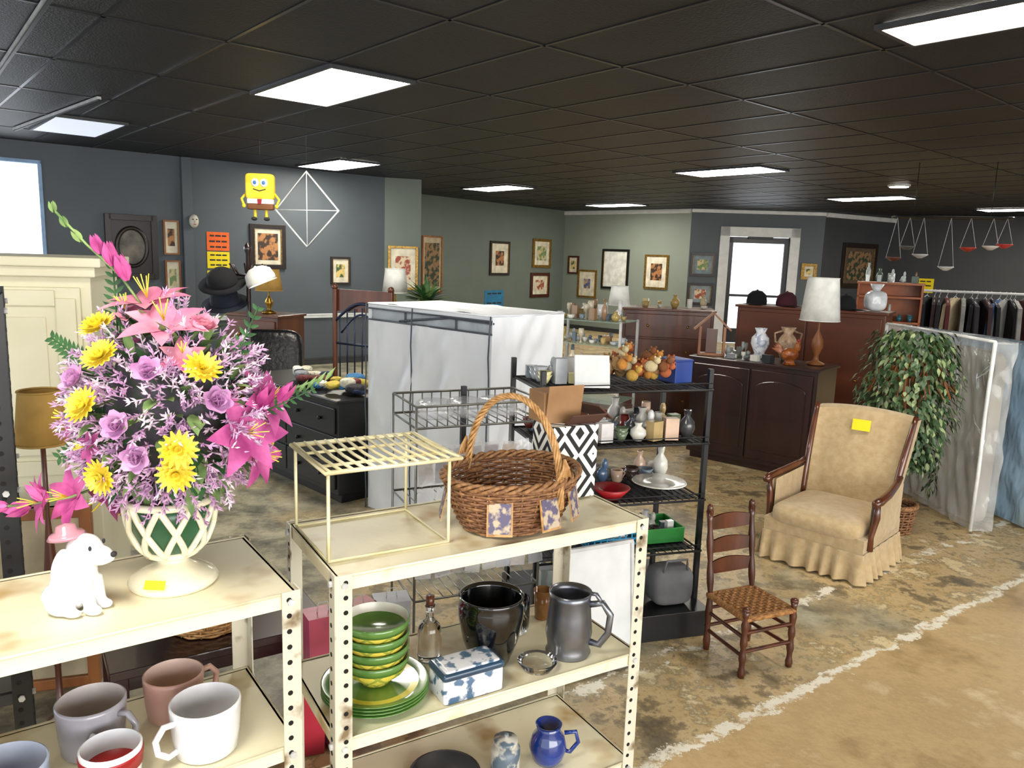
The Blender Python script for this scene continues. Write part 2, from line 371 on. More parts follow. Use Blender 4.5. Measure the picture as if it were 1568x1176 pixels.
def vr(z):
    z0=[(.075,.052),(.1,.075),(.135,.088),(.17,.094),(.2,.096),(.22,.097)]
    for (a,ra),(c,rc) in zip(z0,z0[1:]):
        if z<=c: return ra+(rc-ra)*(z-a)/(c-a)
    return .095
for k in range(9):
    for sg in(1,-1):
        b.tube([((vr(z)+.001)*cos(a),(vr(z)+.001)*sin(a),z) for z,a in [(.078+.124*i/14, 2*pi*k/9+sg*(2*pi/9)*(i/14)*1.0) for i in range(15)]],.0075,vc,8)
b.tube([(.095*cos(2*pi*i/40),.095*sin(2*pi*i/40),.203) for i in range(40)],.009,vc,8,True)
b.tube([(.054*cos(2*pi*i/40),.054*sin(2*pi*i/40),.078) for i in range(40)],.009,vc,8,True)
C=Vector((.01,0,.405)); R3=Vector((.195,.17,.225))
def surf(x,z,front=True):
    u=(x-C.x)/R3.x; w=(z-C.z)/R3.z; q=1-u*u-w*w; y=-(math.sqrt(q)*R3.y if q>0 else .0)
    P=Vector((x,y,z)); d=Vector((P-C-Vector((0,0,-.08)))).normalized(); d=(d+Vector((0,-.25,.1))).normalized(); return P,d
def lily(P,d,s,m):
    t=d.orthogonal().normalized(); w=d.cross(t)
    for k in range(6):
        a=k*pi/3+random.random()*.2; rd=t*cos(a)+w*sin(a)
        b.petal(P-d*.02,(rd*.95+d*.5),d,s*(1 if k%2 else .9),s*.5,-.3,m,(.25,.8,1,.8,.45,0))
    for k in range(5):
        a=k*pi/2.5; b.tube([P,P+d*s*.45+(t*cos(a)+w*sin(a))*s*.15],.0012,yel,4)
def mum(P,d,s,m):
    t=d.orthogonal().normalized(); w=d.cross(t)
    for ring,(n,el,L) in enumerate([(16,.15,1),(14,.45,.9),(11,.8,.78),(7,1.15,.6)]):
        for k in range(n):
            a=2*pi*k/n+ring*.3; rd=t*cos(a)+w*sin(a); b.petal(P,(rd*cos(el)+d*sin(el)),d,s*L,s*.28,.12,m,(.5,.9,1,.3))
def rose(P,d,s,m):
    t=d.orthogonal().normalized(); w=d.cross(t)
    for ring,(n,el,L) in enumerate([(6,.3,1),(5,.75,.85),(4,1.15,.7)]):
        for k in range(n):
            a=2*pi*k/n+ring*.5; rd=t*cos(a)+w*sin(a); b.petal(P,(rd*cos(el)+d*sin(el)),d,s*L,s*.8,.25,m,(.5,1,1.05,.8,.3))
for x,z,m,s in [(-.03,.64,pinkd,.11),(.04,.60,pinkd,.105),(-.07,.61,pinkd,.085),(.19,.37,pink,.115),(.22,.43,pink,.095),(.2,.31,pink,.09),(-.17,.39,pink,.065),(-.13,.21,pink,.1),(-.08,.19,pink,.07),(.09,.54,pinkd,.06),(-.1,.35,pink,.05)]:
    P,d=surf(x,z); P=P+d*.015; lily(P,d,s,m)
for x,z in [(-.05,.52),(-.075,.43),(-.05,.30),(.09,.355),(.125,.5),(-.08,.57),(.08,.31)]:
    P,d=surf(x,z); mum(P+d*.03,d,.042,yel)
for x,z,m in [(.04,.5,pur),(-.01,.4,pur),(.11,.58,pinkd),(.02,.34,pur),(-.11,.475,pur),(.15,.44,pur)]:
    P,d=surf(x,z); rose(P+d*.02,d,.037,m)
for i in range(16):
    a=random.uniform(.3,pi-.3); P=C+Vector((cos(a)*R3.x,sin(a)*R3.y,random.uniform(-.1,.14))); d=(P-C).normalized()
    random.choice([mum,rose,lily])(P,d,.045,random.choice([yel,pur,pink]))
core=mat('gap_shade_core','30402c',.9,h2='4a3f52',scale=60)  # filler core; dark colour stands in for shade in gaps between blooms
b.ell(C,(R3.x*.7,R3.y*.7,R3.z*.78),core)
def octa(P,d,l,w,m):
    t=d.orthogonal().normalized()*w; u=d.cross(t)
    b.add([P-d*l,P+t,P+u,P-t,P-u,P+d*l],[(0,2,1),(0,3,2),(0,4,3),(0,1,4),(5,1,2),(5,2,3),(5,3,4),(5,4,1)],m)
lilw=mat('pale_lilac_sprig','eedeea',.6,h2='dac0d8',scale=30)
for i in range(1250):
    z=random.uniform(-1,1); a=random.uniform(0,2*pi); rr=math.sqrt(1-z*z)
    if z>.6 and random.random()<.6: continue
    n_v=Vector((rr*cos(a),rr*sin(a),z)); P=C+Vector((n_v.x*R3.x,n_v.y*R3.y,n_v.z*R3.z))*random.uniform(.74,.98)
    n_v=(n_v+Vector((random.uniform(-.5,.5),random.uniform(-.5,.5),random.uniform(-.3,.5)))).normalized(); m=random.choice([lil,lil,lilw])
    b.tube([P,P+n_v*.045],.0013,m,4)
    for k in range(9):
        q=P+n_v*random.uniform(.012,.05); dd=(n_v+Vector((random.uniform(-1,1),random.uniform(-1,1),random.uniform(-1,1)))).normalized()
        octa(q+dd*.007,dd,.009,.0024,m)
for i in range(230):
    z=random.uniform(-.95,1); a=random.uniform(0,2*pi); rr=math.sqrt(1-z*z); n_v=Vector((rr*cos(a),rr*sin(a),z)); P=C+Vector((n_v.x*R3.x,n_v.y*R3.y,n_v.z*R3.z))*.8
    b.petal(P,n_v+Vector((random.uniform(-.6,.6),random.uniform(-.6,.6),random.uniform(-.4,.4))),Vector((0,0,1)),random.uniform(.05,.09),.028,-.2,random.choice([lf,lf2,lf2]))
def frond(P,Q,n,l):
    P=Vector(P);Q=Vector(Q); b.tube([P,Q],.002,lf,4); d=(Q-P).normalized(); sd=d.cross(Vector((0,1,0))).normalized()
    for i in range(n):
        t=(i+1)/n
        for s_ in(-1,1): b.petal(P.lerp(Q,t*.97),(d*.7+sd*s_),Vector((0,-1,0)),l*(1.1-t*.7),l*.2,.05,lf)
frond((-.1,0,.45),(-.25,.0,.56),16,.05); frond((-.12,.02,.35),(-.24,.02,.43),12,.05); frond((-.1,0,.5),(-.12,.03,.72),12,.05); frond((.1,0,.35),(.34,-.03,.47),14,.035); frond((-.1,-.03,.35),(-.22,-.05,.3),10,.05);frond((.1,0,.4),(.2,.03,.64),12,.045)
def bud(P,Q,s,m):
    P=Vector(P);Q=Vector(Q); d=(Q-P).normalized()
    for k in range(5):
        a=2*pi*k/5; t=d.orthogonal().normalized(); w=d.cross(t); rd=t*cos(a)+w*sin(a)
        b.petal(P+rd*.004,d+rd*.25,rd,s,s*.4,-.15,m)
def stalk(pts_,m,sizes):
    b.tube(pts_,.003,lf2,5)
stalk([(-.02,0,.6),(-.09,0,.70),(-.16,0,.765),(-.23,0,.84)],pinkd,[])
for P,Q,s in [((-.07,-.01,.69),(-.09,-.03,.78),.06),((-.1,-.01,.72),(-.11,-.02,.8),.055),((-.13,0,.745),(-.15,0,.8),.045)]: bud(P,Q,s,pink)
for P,Q,s in [((-.17,0,.77),(-.2,0,.81),.03),((-.2,0,.80),(-.22,0,.84),.025),((-.225,0,.83),(-.235,0,.87),.025)]: bud(P,Q,s,lf2)
stalk([(-.1,-.04,.25),(-.2,-.05,.21),(-.3,-.05,.19),(-.38,-.05,.18)],pink,[])
for P,d,s in [((-.2,-.06,.215),(-.5,-.8,.3),.09),((-.27,-.06,.2),(-.8,-.7,.1),.08)]: lily(Vector(P),Vector(d).normalized(),s,pink)
for P,Q,s in [((-.29,-.05,.19),(-.34,-.04,.17),.07),((-.34,-.05,.185),(-.4,-.05,.18),.05),((-.25,-.05,.2),(-.3,-.05,.24),.06)]: bud(P,Q,s,pink)
stalk([(.15,-.02,.4),(.23,-.02,.43),(.3,-.02,.47),(.35,-.02,.49)],pink,[])
for P,Q,s in [((.22,-.03,.42),(.25,-.05,.48),.07),((.26,-.03,.44),(.31,-.04,.5),.055)]: bud(P,Q,s,pink)
for i in range(6): octa(Vector((.27+.02*i,-.02,.45+.01*i)),Vector((.6,0,.8)),.022,.006,lf2)
b.box((0,-.094,.03),(.045,.002,.02),paperY,rx=-.6)
b.make(B_(-.22,.2,.881),0)
# ------------------------------------------------------------ dog figurine
b=B('dog_figurine'); 
b.ell((-.01,0,.05),(.045,.036,.05),white,ry=.2); b.ell((-.03,0,.03),(.04,.042,.03),white); b.ell((.01,0,.075),(.03,.03,.045),white,ry=.15)
b.ell((.02,0,.125),(.036,.033,.035),white); b.ell((.05,0,.118),(.028,.022,.02),white,ry=.1); b.ell((.066,0,.116),(.015,.015,.013),white)
for s_ in(-1,1):
    b.cyl((.028,s_*.016,.07),(.036,s_*.016,.01),.013,white,.012); b.ell((.042,s_*.017,.009),(.019,.013,.010),white); b.ell((-.015,s_*.034,.022),(.032,.016,.022),white); b.ell((.01,s_*.036,.009),(.02,.011,.009),white)
    b.ell((-.012,s_*.032,.10),(.016,.010,.042),white,ry=.3)
b.ell((-.06,0,.02),(.02,.01,.01),white,ry=.5)
dog=b.make(B_(-.42,.15,.881),D2(-5)); md=dog.modifiers.new('remesh','REMESH'); md.mode='VOXEL'; md.voxel_size=.003; md.use_smooth_shade=True
sm_=dog.modifiers.new('smooth','SMOOTH'); sm_.iterations=6; dog.scale=(1.06,1.06,1.06)
b=B('hat'); b.lathe([(.0,0),(.036,-.004),(.03,.004),(.02,.008),(.017,.02),(0,.024)],mat('pink_glaze','e0a0b0',.2,coat=.5),c=(.0,0,.156),n=24,M=Matrix.Rotation(-.1,4,'Y')); b.ell((.08,0,.122),(.006,.007,.006),ink); b.ell((.046,-.022,.139),(.003,.003,.005),ink); b.ell((.046,.022,.139),(.003,.003,.005),ink); b.make(parent=dog)
# ------------------------------------------------------------ wire rack
wirec=mat('cream_wire','f2ecca',.45,h2='e0d4a0')
b=B('wire_shelf_rack'); w_,d_,h_=.33,.29,.235; r_=.0046
for x in(-w_/2,w_/2):
    for y in(-d_/2,d_/2): b.tube([(x,y,.004),(x,y,h_)],r_,wirec)
for z in(.004,h_): b.tube([(-w_/2,-d_/2,z),(w_/2,-d_/2,z),(w_/2,d_/2,z),(-w_/2,d_/2,z)],r_,wirec,6,True)
b.tube([(-w_/2-.01,-d_/2-.012,h_),(w_/2+.03,-d_/2-.012,h_),(w_/2+.03,d_/2+.012,h_),(-w_/2-.01,d_/2+.012,h_)],r_*1.2,wirec,6,True)
for i in range(13):
    x=-w_/2+(w_+.02)*i/12; b.tube([(x,-d_/2-.012,h_+.004),(x,0,h_-.002),(x,d_/2+.012,h_+.004)],r_*.95,wirec)
for y in(-.07,.07): b.tube([(-w_/2,y,h_-.005),(w_/2+.03,y,h_-.005)],r_,wirec)
b.make(A_(.175,.235,.881),yA)
# ------------------------------------------------------------ wicker basket
def basket(name,loc,yaw,a,bb,h,rows,st,m1,m2,handle=True,flare=.72,patches=True,sr=.0045):
    b=B(name)
    def rad(z): t=z/h; return flare+(1-flare)*(t**.7)
    for k in range(st):
        th=2*pi*k/st; b.tube([(a*rad(z)*cos(th),bb*rad(z)*sin(th),z) for z in [h*i/6 for i in range(7)]],sr*.8,m2,5)
    for rw in range(rows):
        z=sr+(h-sr)*rw/(rows-1); K=st*4
        b.tube([((a*rad(z)+sr*.9*cos(th*st/2+pi*rw))*cos(th),(bb*rad(z)+sr*.9*cos(th*st/2+pi*rw))*sin(th),z) for th in [2*pi*i/K for i in range(K)]],sr,m1 if rw%5 else m2,5,True)
    b.lathe([(0,.004),(flare,.004),(flare,.01),(0,.01)],m2,sx=a,sy=bb,n=32)
    for ph in(0,2.1,4.2):
        b.tube([((a+.008*cos(12*th+ph))*cos(th),(bb+.008*cos(12*th+ph))*sin(th),h+.006+.008*sin(12*th+ph)) for th in [2*pi*i/120 for i in range(120)]],sr*1.3,m2,6,True)
    if handle:
        hh=handle
        for ph in range(5):
            b.tube([(( .007*cos(ph*1.256+14*t)),(bb+.002+.007*sin(ph*1.256+14*t)*1)*cos(t) ,h*.5+(hh-h*.5)*max(0,sin(t))**.8+.006*sin(ph*1.256+14*t)) for t in [pi*i/60 for i in range(61)]],.0042,straw,5)
        for s_ in(-1,1):
            for q in range(7): b.tube([(.03*(q-3)/3,s_*(bb+.012),h+.02+.004*(q%2)),(.012*(q-3)/3,s_*(bb+.016),h+.05),(0,s_*(bb+.01),h+.075)],.0035,straw,5)
    if patches:
        pm=mat('printed_patch','b8a890',.6,h2='5a5470',scale=45,lo=.45,hi=.55)
        for th in [ -2.5,-1.75,-1.15,-.5,.3,1.5,2.5]:
            c=Vector((cos(th)*a*.93,sin(th)*bb*.93,h*.5)); n_v=Vector((cos(th)/a,sin(th)/bb,0)).normalized()
            M=Matrix.Translation(c+n_v*.013)@Matrix.Rotation(math.atan2(n_v.y,n_v.x)+pi/2,4,'Z')@Matrix.Rotation(-.2,4,'X')
            b.box((0,-.002,0),(.06,.003,h*.56),pm,M=M)
            b.box((0,.001,0),(.07,.003,h*.66),straw,M=M)
    return b.make(loc,yaw)
wk1=mat('wicker_brown','8f6444',.6,h2='68442c',scale=80); wk2=mat('wicker_dark','a5784e',.6,h2='745030',scale=80)
basket('wicker_basket',A_(.575,.155,.887),D2(50),.218,.175,.145,18,26,wk1,wk2,handle=.37,flare=.68)
# tote bag with cardboard
b=B('patterned_tote_bag'); pt=mat('black_white_ikat','e8e6e0',.7,h2='111111',scale=1)
N,L_,bs=nodes(pt); tc=[n for n in N if n.type=='TEX_COORD'][0]
sp=N.new('ShaderNodeSeparateXYZ'); L_.new(tc.outputs['Object'],sp.inputs[0])
uu=mth('ADD',sp.outputs[0],sp.outputs[1])
fx=mth('ABSOLUTE',mth('SUBTRACT',mth('FRACT',mth('MULTIPLY',uu,9.0)),.5)); fz=mth('ABSOLUTE',mth('SUBTRACT',mth('FRACT',mth('MULTIPLY',sp.outputs[2],7.0)),.5))
dm=mth('FRACT',mth('MULTIPLY',mth('ADD',fx,fz),3.1)); L_.new(ramp(dm,[(.45,'121212'),(.5,'e8e6e0')]),bs.inputs['Base Color'])
b.box((0,0,.12),(.16,.13,.24),pt,tx=1.05,ty=1.05)
cb=mat('cardboard','a07a54',.8,h2='8d6844'); cbd=mat('dark_cardboard','5a3a2e',.8)
b.box((-.02,-.02,.3),(.13,.005,.13),cb,rx=.15); b.box((-.03,.04,.29),(.12,.10,.1),cb); b.box((.08,-.02,.28),(.09,.13,.005),cbd,ry=.6,rz=.3); b.box((.03,-.07,.26),(.13,.005,.06),cbd,rx=.9)
b.make(A_(.868,.31,.887),D2(28),.003)
# ------------------------------------------------------------ lower shelf goods
def lathe_obj(name,prof,m,loc,n=32,extra=None,yaw=0):
    b=B(name); b.lathe(prof,m,n=n)
    if extra: extra(b)
    return b.make(loc,yaw)
bg=mat('plaid_bowl_glaze','d8c93a',.2,coat=.5)
N,L_,bs=nodes(bg); tc=[n for n in N if n.type=='TEX_COORD'][0]; sp=N.new('ShaderNodeSeparateXYZ'); L_.new(tc.outputs['Object'],sp.inputs[0])
ang=mth('MULTIPLY',mth('ARCTAN2',sp.outputs[1],sp.outputs[0]),9/(2*pi)); zz_=mth('MULTIPLY',sp.outputs[2],22.0)
f1=ramp(mth('FRACT',mth('ADD',ang,zz_)),[(.0,1.0),(.20,1.0),(.24,0.0),(1,0.0)]); f2=ramp(mth('FRACT',mth('SUBTRACT',ang,zz_)),[(.0,1.0),(.20,1.0),(.24,0.0),(1,0.0)])
yc=N.new('ShaderNodeRGB'); yc.outputs[0].default_value=lin('ead85a'); gc=N.new('ShaderNodeRGB'); gc.outputs[0].default_value=lin('a8b04a')
L_.new(mix(mth('MAXIMUM',f1,f2),yc.outputs[0],gc.outputs[0]),bs.inputs['Base Color'])
bgr=mat('green_rim_glaze','6a9048',.2,coat=.5,h2='4f7c38'); byl=mat('yellow_glaze','e4d85a',.2,coat=.5,h2='d0c440')
b=B('bowl_stack')
for i in range(4): b.lathe([(.05,0),(.055,.004),(.12,.013)],bgr,c=(0,0,.009*i),n=40); b.lathe([(.12,.013),(.146,.022),(.142,.0225),(.118,.016)],bgr,c=(0,0,.009*i),n=40); b.lathe([(.118,.016),(.06,.008),(0,.007)],byl,c=(0,0,.009*i),n=40)
inr=mat('bowl_inside','eceadc',.25)
for i in range(4):
    z0=.045+.036*i; b.lathe([(.040,0),(.044,.008),(.078,.035),(.086,.052)],bg,c=(0,0,z0),n=40); b.lathe([(.086,.052),(.091,.066),(.092,.076),(.089,.077)],bgr,c=(0,0,z0),n=40); b.lathe([(.089,.077),(.087,.072),(.080,.04),(.04,.014),(0,.012)],inr,c=(0,0,z0),n=40)
b.make(A_(.158,.152,.451))
lathe_obj('glass_bottle',[(.034,0),(.036,.01),(.036,.09),(.03,.11),(.012,.13),(.011,.165),(.015,.167),(.015,.175),(0,.176)],glass,A_(.37,.26,.451),32,lambda b:b.lathe([(.012,.168),(.013,.2),(0,.2)],mwood,n=12))
b=B('black_ceramic_vase'); gb=mat('black_glaze','0c0d10',.1,coat=.6); b.lathe([(.055,0),(.06,.01),(.085,.08),(.098,.15),(.098,.185),(.092,.2),(.098,.21),(.092,.212),(.086,.2),(.085,.1),(0,.03)],gb,n=40); b.make(A_(.525,.165,.451))
pw=mat('pewter','8a8d95',.3,.85,h2='6d7078')
def hand(b):
    b.tube([(.06,0,.165),(.1,0,.175),(.125,0,.14),(.12,0,.08),(.095,0,.04),(.062,0,.045)],.011,pw,8)
    b.tube([(.1,0,.17),(.08,0,.2),(.062,0,.2)],.007,pw,6)
lathe_obj('pewter_tankard',[(.066,0),(.07,.008),(.064,.02),(.066,.04),(.072,.07),(.066,.13),(.062,.18),(.066,.2),(.062,.2),(.057,.18),(.06,.05),(0,.02)],pw,A_(.765,.10,.451),40,hand,D2(-15))
tin=mat('printed_tin','dcdee6',.3,h2='4a6a88',scale=22,lo=.44,hi=.5,coat=.4); tinb=mat('tin_blue','2c4a64',.3,coat=.4)
b=B('tin_box'); b.rb((0,0,.035),(.185,.10,.07),tin,.12,48,10,e2=.1); b.rb((0,0,.078),(.192,.107,.022),tinb,.12,48,8,e2=.3); b.rb((0,0,.084),(.17,.09,.018),tin,.12,40,6,e2=.2); b.make(A_(.390,.060,.452),yA)
b=B('glass_ashtray'); b.lathe([(.045,0),(.06,.025),(.055,.027),(.04,.008),(0,.007)],glass,n=16); b.make(A_(.63,.065,.451))
lathe_obj('glass_candle_jar',[(.045,0),(.05,.01),(.05,.11),(.047,.112),(.046,.012),(0,.012)],glass,A_(.69,.30,.451))
lathe_obj('drinking_glass',[(.025,0),(.032,.1),(.030,.1),(.023,.008),(0,.008)],mat('amber_glass','d8a060',.08,h2='d8a060',trans=.7),A_(.82,.33,.451))
def hb(b): b.tube([(.05,0,.1),(.085,0,.105),(.095,0,.07),(.07,0,.035),(.052,0,.04)],.007,blue,8)
lathe_obj('blue_teapot',[(.035,0),(.05,.02),(.06,.055),(.05,.09),(.035,.11),(.042,.13),(.038,.13),(.03,.108),(0,.1)],blue,A_(.72,.12,.081),32,hb)
lathe_obj('ginger_jar',[(.04,0),(.045,.01),(.045,.09),(.035,.1),(.037,.102),(.037,.12),(.01,.125),(.008,.135),(0,.14)],mat('jar_print','c8c4b8',.3,h2='5a6a78',scale=20,lo=.46,hi=.54),A_(.57,.13,.081))
lathe_obj('serving_dish',[(.07,0),(.11,.02),(.1,.022),(0,.008)],black,A_(.4,.2,.081))
# mugs
def mug(lx,ly,rr,h,m,inn,ha,stripe=None):
    b=B('coffee_mug'); b.lathe([(rr*.8,0),(rr*.88,.006),(rr*.95,h*.4),(rr,h*.92),(rr,h),(rr-.004,h+.002)],m,n=36); b.lathe([(rr-.004,h+.002),(rr-.007,h*.9),(rr-.009,h*.3),(rr*.6,.012),(0,.01)],inn,n=36)
    if stripe: b.lathe([(rr*.97+.001,h*.55),(rr+.0015,h*.85),(rr+.0015,h*.88),(rr*.97,h*.9)],stripe,n=36)
    e=(cos(ha),sin(ha)); b.tube([(e[0]*q,e[1]*q,z) for q,z in((rr*.95,h*.82),(rr*1.3,h*.85),(rr*1.55,h*.65),(rr*1.5,h*.4),(rr*1.2,h*.22),(rr*.93,h*.25))],.0075,m,8)
    b.make(B_(lx,ly,.501),0)
gy=mat('gray_mug','a8a6ae',.25,coat=.4,h2='94929c'); gyi=mat('mug_inside','ccc4c4',.3); bmug=mat('blue_gray_mug','b0bcd4',.2,coat=.4,h2='a0aec8')
mug(-.185,.095,.078,.12,white,mat('white_inside','eeeef2',.2),-2.2); mug(-.40,.235,.074,.12,gy,gyi,-.2); mug(-.575,.10,.081,.105,bmug,mat('bl_in','bcc4d8',.2),2.9)
mug(-.385,.07,.062,.095,white,mat('wi2','e4e8ee',.2),2.5,stripe=red); mug(-.215,.275,.07,.11,mat('peach_mug','d0a89c',.3,h2='c09488'),mat('pi2','e0c4b8',.3),.8); mug(-.76,.22,.05,.1,black,gyi,0)
# ------------------------------------------------------------ portable closet
cl=mat('white_cloth','f2f5fa',.65,h2='e8ecf2',scale=2,bump=.9,bs=5,bd=.05,stretch=(1,1,.6)); dk=mat('gray_piping','4e545e',.6)
b=B('portable_wardrobe'); w_,d_,h_=1.1,.6,1.33
def face(o,u,v,nrm,lw,nu=30,nv=30,amp=.012,mm=None):
    o=Vector(o);u=Vector(u);v=Vector(v);nrm=Vector(nrm)
    b.grid(lambda s,t:o+u*s+v*t+nrm*(amp*sin(s*lw*11+2*sin(t*5))*sin(pi*s)**.5*sin(pi*min(1,t*1.02))**.5+ .012*sin(t*16+s*9)*sin(pi*s)*(1-.6*t)+.007*sin(t*31-s*22)*sin(pi*s)+.006*sin(t*9+s*38)*sin(pi*s)*sin(pi*t)),nu,nv,mm or cl)
face((-w_/2,-d_/2,.0),(w_,0,0),(0,0,h_-.10),(0,-1,0),2,80,60,.022); face((w_/2,-d_/2,.0),(0,d_,0),(0,0,h_),(1,0,0),1,40,60,.014)
face((w_/2,d_/2,.0),(-w_,0,0),(0,0,h_),(0,1,0),2); face((-w_/2,d_/2,.0),(0,-d_,0),(0,0,h_),(-1,0,0),1)
face((-w_/2,-d_/2,h_),(w_,0,0),(0,d_,0),(0,0,1),1,30,30,.010)
b.box((0,-d_/2+.004,h_-.015),(w_,.006,.03),cl)
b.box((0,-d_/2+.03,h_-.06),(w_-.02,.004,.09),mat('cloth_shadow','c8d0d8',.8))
for z in(h_-.028,h_-.098): b.tube([(-w_/2,-d_/2-.002,z),(w_/2,-d_/2-.002,z)],.0055,dk)
b.tube([(-w_/2+.3,-d_/2+.01,h_-.09),(-w_/2+.75,-d_/2+.01,h_-.035),(w_/2,-d_/2+.01,h_-.04)],.007,dk)
for x in(-w_/2+.35,-w_/2+.8): b.cyl((x,-d_/2+.015,h_-.1),(x,-d_/2+.015,h_-.02),.007,dk)
for x in(-w_/2,-.1,w_/2): b.tube([(x+.006*sin(i*1.7),-d_/2-.020,h_*i/12) for i in range(13)],.0045,dk)
b.tube([(-w_/2,-d_/2,h_),(w_/2,-d_/2,h_),(w_/2,d_/2,h_),(-w_/2,d_/2,h_)],.006,cl,6,True)
b.make((-.313,4.705,0),D2(-43))
# ------------------------------------------------------------ furniture helper
def dresser(name,loc,yaw,w,d,h,m,cols,rows,knob,legs=.06,top=.02,doors=False):
    b=B(name); b.box((0,0,(h+legs)/2-.01),(w,d,h-legs-.02),m); b.box((0,-.005,h-.012),(w+.04,d+.04,.024),m)
    b.box((0,.01,legs/2),(w-.04,d-.05,legs),m)
    z0=legs+.03; hh=(h-.05-z0)
    for i in range(cols):
        for j in range(rows):
            x=-w/2+.02+(w-.04)*(i+.5)/cols; z=z0+hh*(j+.5)/rows
            b.box((x,-d/2-.006,z),((w-.04)/cols-.015,.018,hh/rows-.015),m)
            if rows==1 and doors:
                pw_=(w-.04)/cols-.1; ph_=hh-.16
                poly_=[(-pw_/2,-ph_/2),(pw_/2,-ph_/2),(pw_/2,ph_/2-.07)]+[(pw_/2*cos(a),ph_/2-.07+.07*sin(a)) for a in [pi*k/12 for k in range(1,12)]]+[(-pw_/2,ph_/2-.07)]
                b.prism(poly_,-d/2-.024,-d/2-.012,m,Matrix.Translation((x,0,z)))
                b.cyl((x+(.5-i)*((w)/cols-.13)*1.0,-d/2-.015,z-.05),(x+(.5-i)*((w)/cols-.13),-d/2-.015,z+.05),.005,knob)
            else:
                for kx in ((-.22,.22) if w/cols>.5 else (0,)): b.ell((x+kx*(w/cols),-d/2-.026,z),(.014,.012,.014),knob,nu=10,nv=6)
    return b.make(loc,yaw,.006)
dresser('black_dresser',(-1.42,5.5,0),D2(-46),1.35,.45,.70,black,2,3,blackmetal)
b=B('clothes_pile')
rd_=random.Random(5)
for i in range(22):
    c=rd_.choice(['d8d4c0','2a6fa8','8f949a','1f2f50','c9b44a','e4e2dc','3a7ab0','26282c','6a3030']); s=(rd_.uniform(.08,.2),rd_.uniform(.07,.14),rd_.uniform(.03,.07))
    b.rb((rd_.uniform(-.45,.45),rd_.uniform(-.12,.12),s[2]/2+rd_.uniform(0,.03)),s,mat('cloth_'+c,c,.8,bump=1,bs=20,bd=.04),.7,14,8,rz=rd_.uniform(0,3),ry=rd_.uniform(-.2,.2))
b.make((-1.30,5.38,.712),D2(-46))
# cream armoire
b=B('cream_armoire'); w_,d_,h_=1.1,.58,1.55
b.box((0,0,.77),(w_,d_,1.46),cream); b.box((0,-.01,.04),(w_+.03,d_+.03,.08),cream); b.box((0,-.015,1.50),(w_+.05,d_+.06,.04),cream); b.box((0,-.02,1.535),(w_+.1,d_+.1,.035),cream)
for x in(-.265,.265):
    b.box((x,-d_/2-.008,.80),(.5,.02,1.28),cream)
    for z0,z1 in((.2,.75),(.83,1.40)):
        for sx in(-1,1): b.box((x+sx*.2,-d_/2-.024,(z0+z1)/2),(.07,.014,z1-z0),cream)
        for z in(z0,z1): b.box((x,-d_/2-.024,z),(.33,.014,.06),cream)
        b.box((x,-d_/2-.02,(z0+z1)/2),(.26,.012,z1-z0-.14),cream)
    b.cyl((x*.15,-d_/2-.02,.85),(x*.15,-d_/2-.05,.85),.014,mwood)
for z in(.35,1.3): b.cyl((w_/2-.012,-d_/2-.03,z-.03),(w_/2-.012,-d_/2-.03,z+.03),.006,brass)
o=b.make((-2.26,3.11,0),D2(18),.005); o.scale=(1,1,1.025)
dresser('dark_cabinet',(2.06,6.3,0),D2(-40),1.05,.45,.88,dwood,2,1,brass,doors=True)
dresser('brown_armoire',(2.80,7.25,0),D2(-33),1.30,.42,1.27,rwood,2,1,brass)
dresser('brown_dresser',(1.62,8.2,0),D2(-8),.92,.5,1.17,mwood,1,4,brass)
dresser('small_wood_cabinet',(-2.45,7.6,0),D2(-20),.6,.42,1.02,mwood,1,3,brass)
b=B('glass_display_case'); 
for x in(-.35,.35):
    for y in(-.2,.2): b.box((x,y,.56),(.02,.02,1.12),fr)
for z in(.4,.7,.9,1.11): b.box((0,0,z),(.7,.42,.008),mat('glass_shelf','9fbeae',.08,alpha=.5))
b.box((0,0,.17),(.7,.42,.34),mwood); b.make((.72,7.0,0),D2(-30))
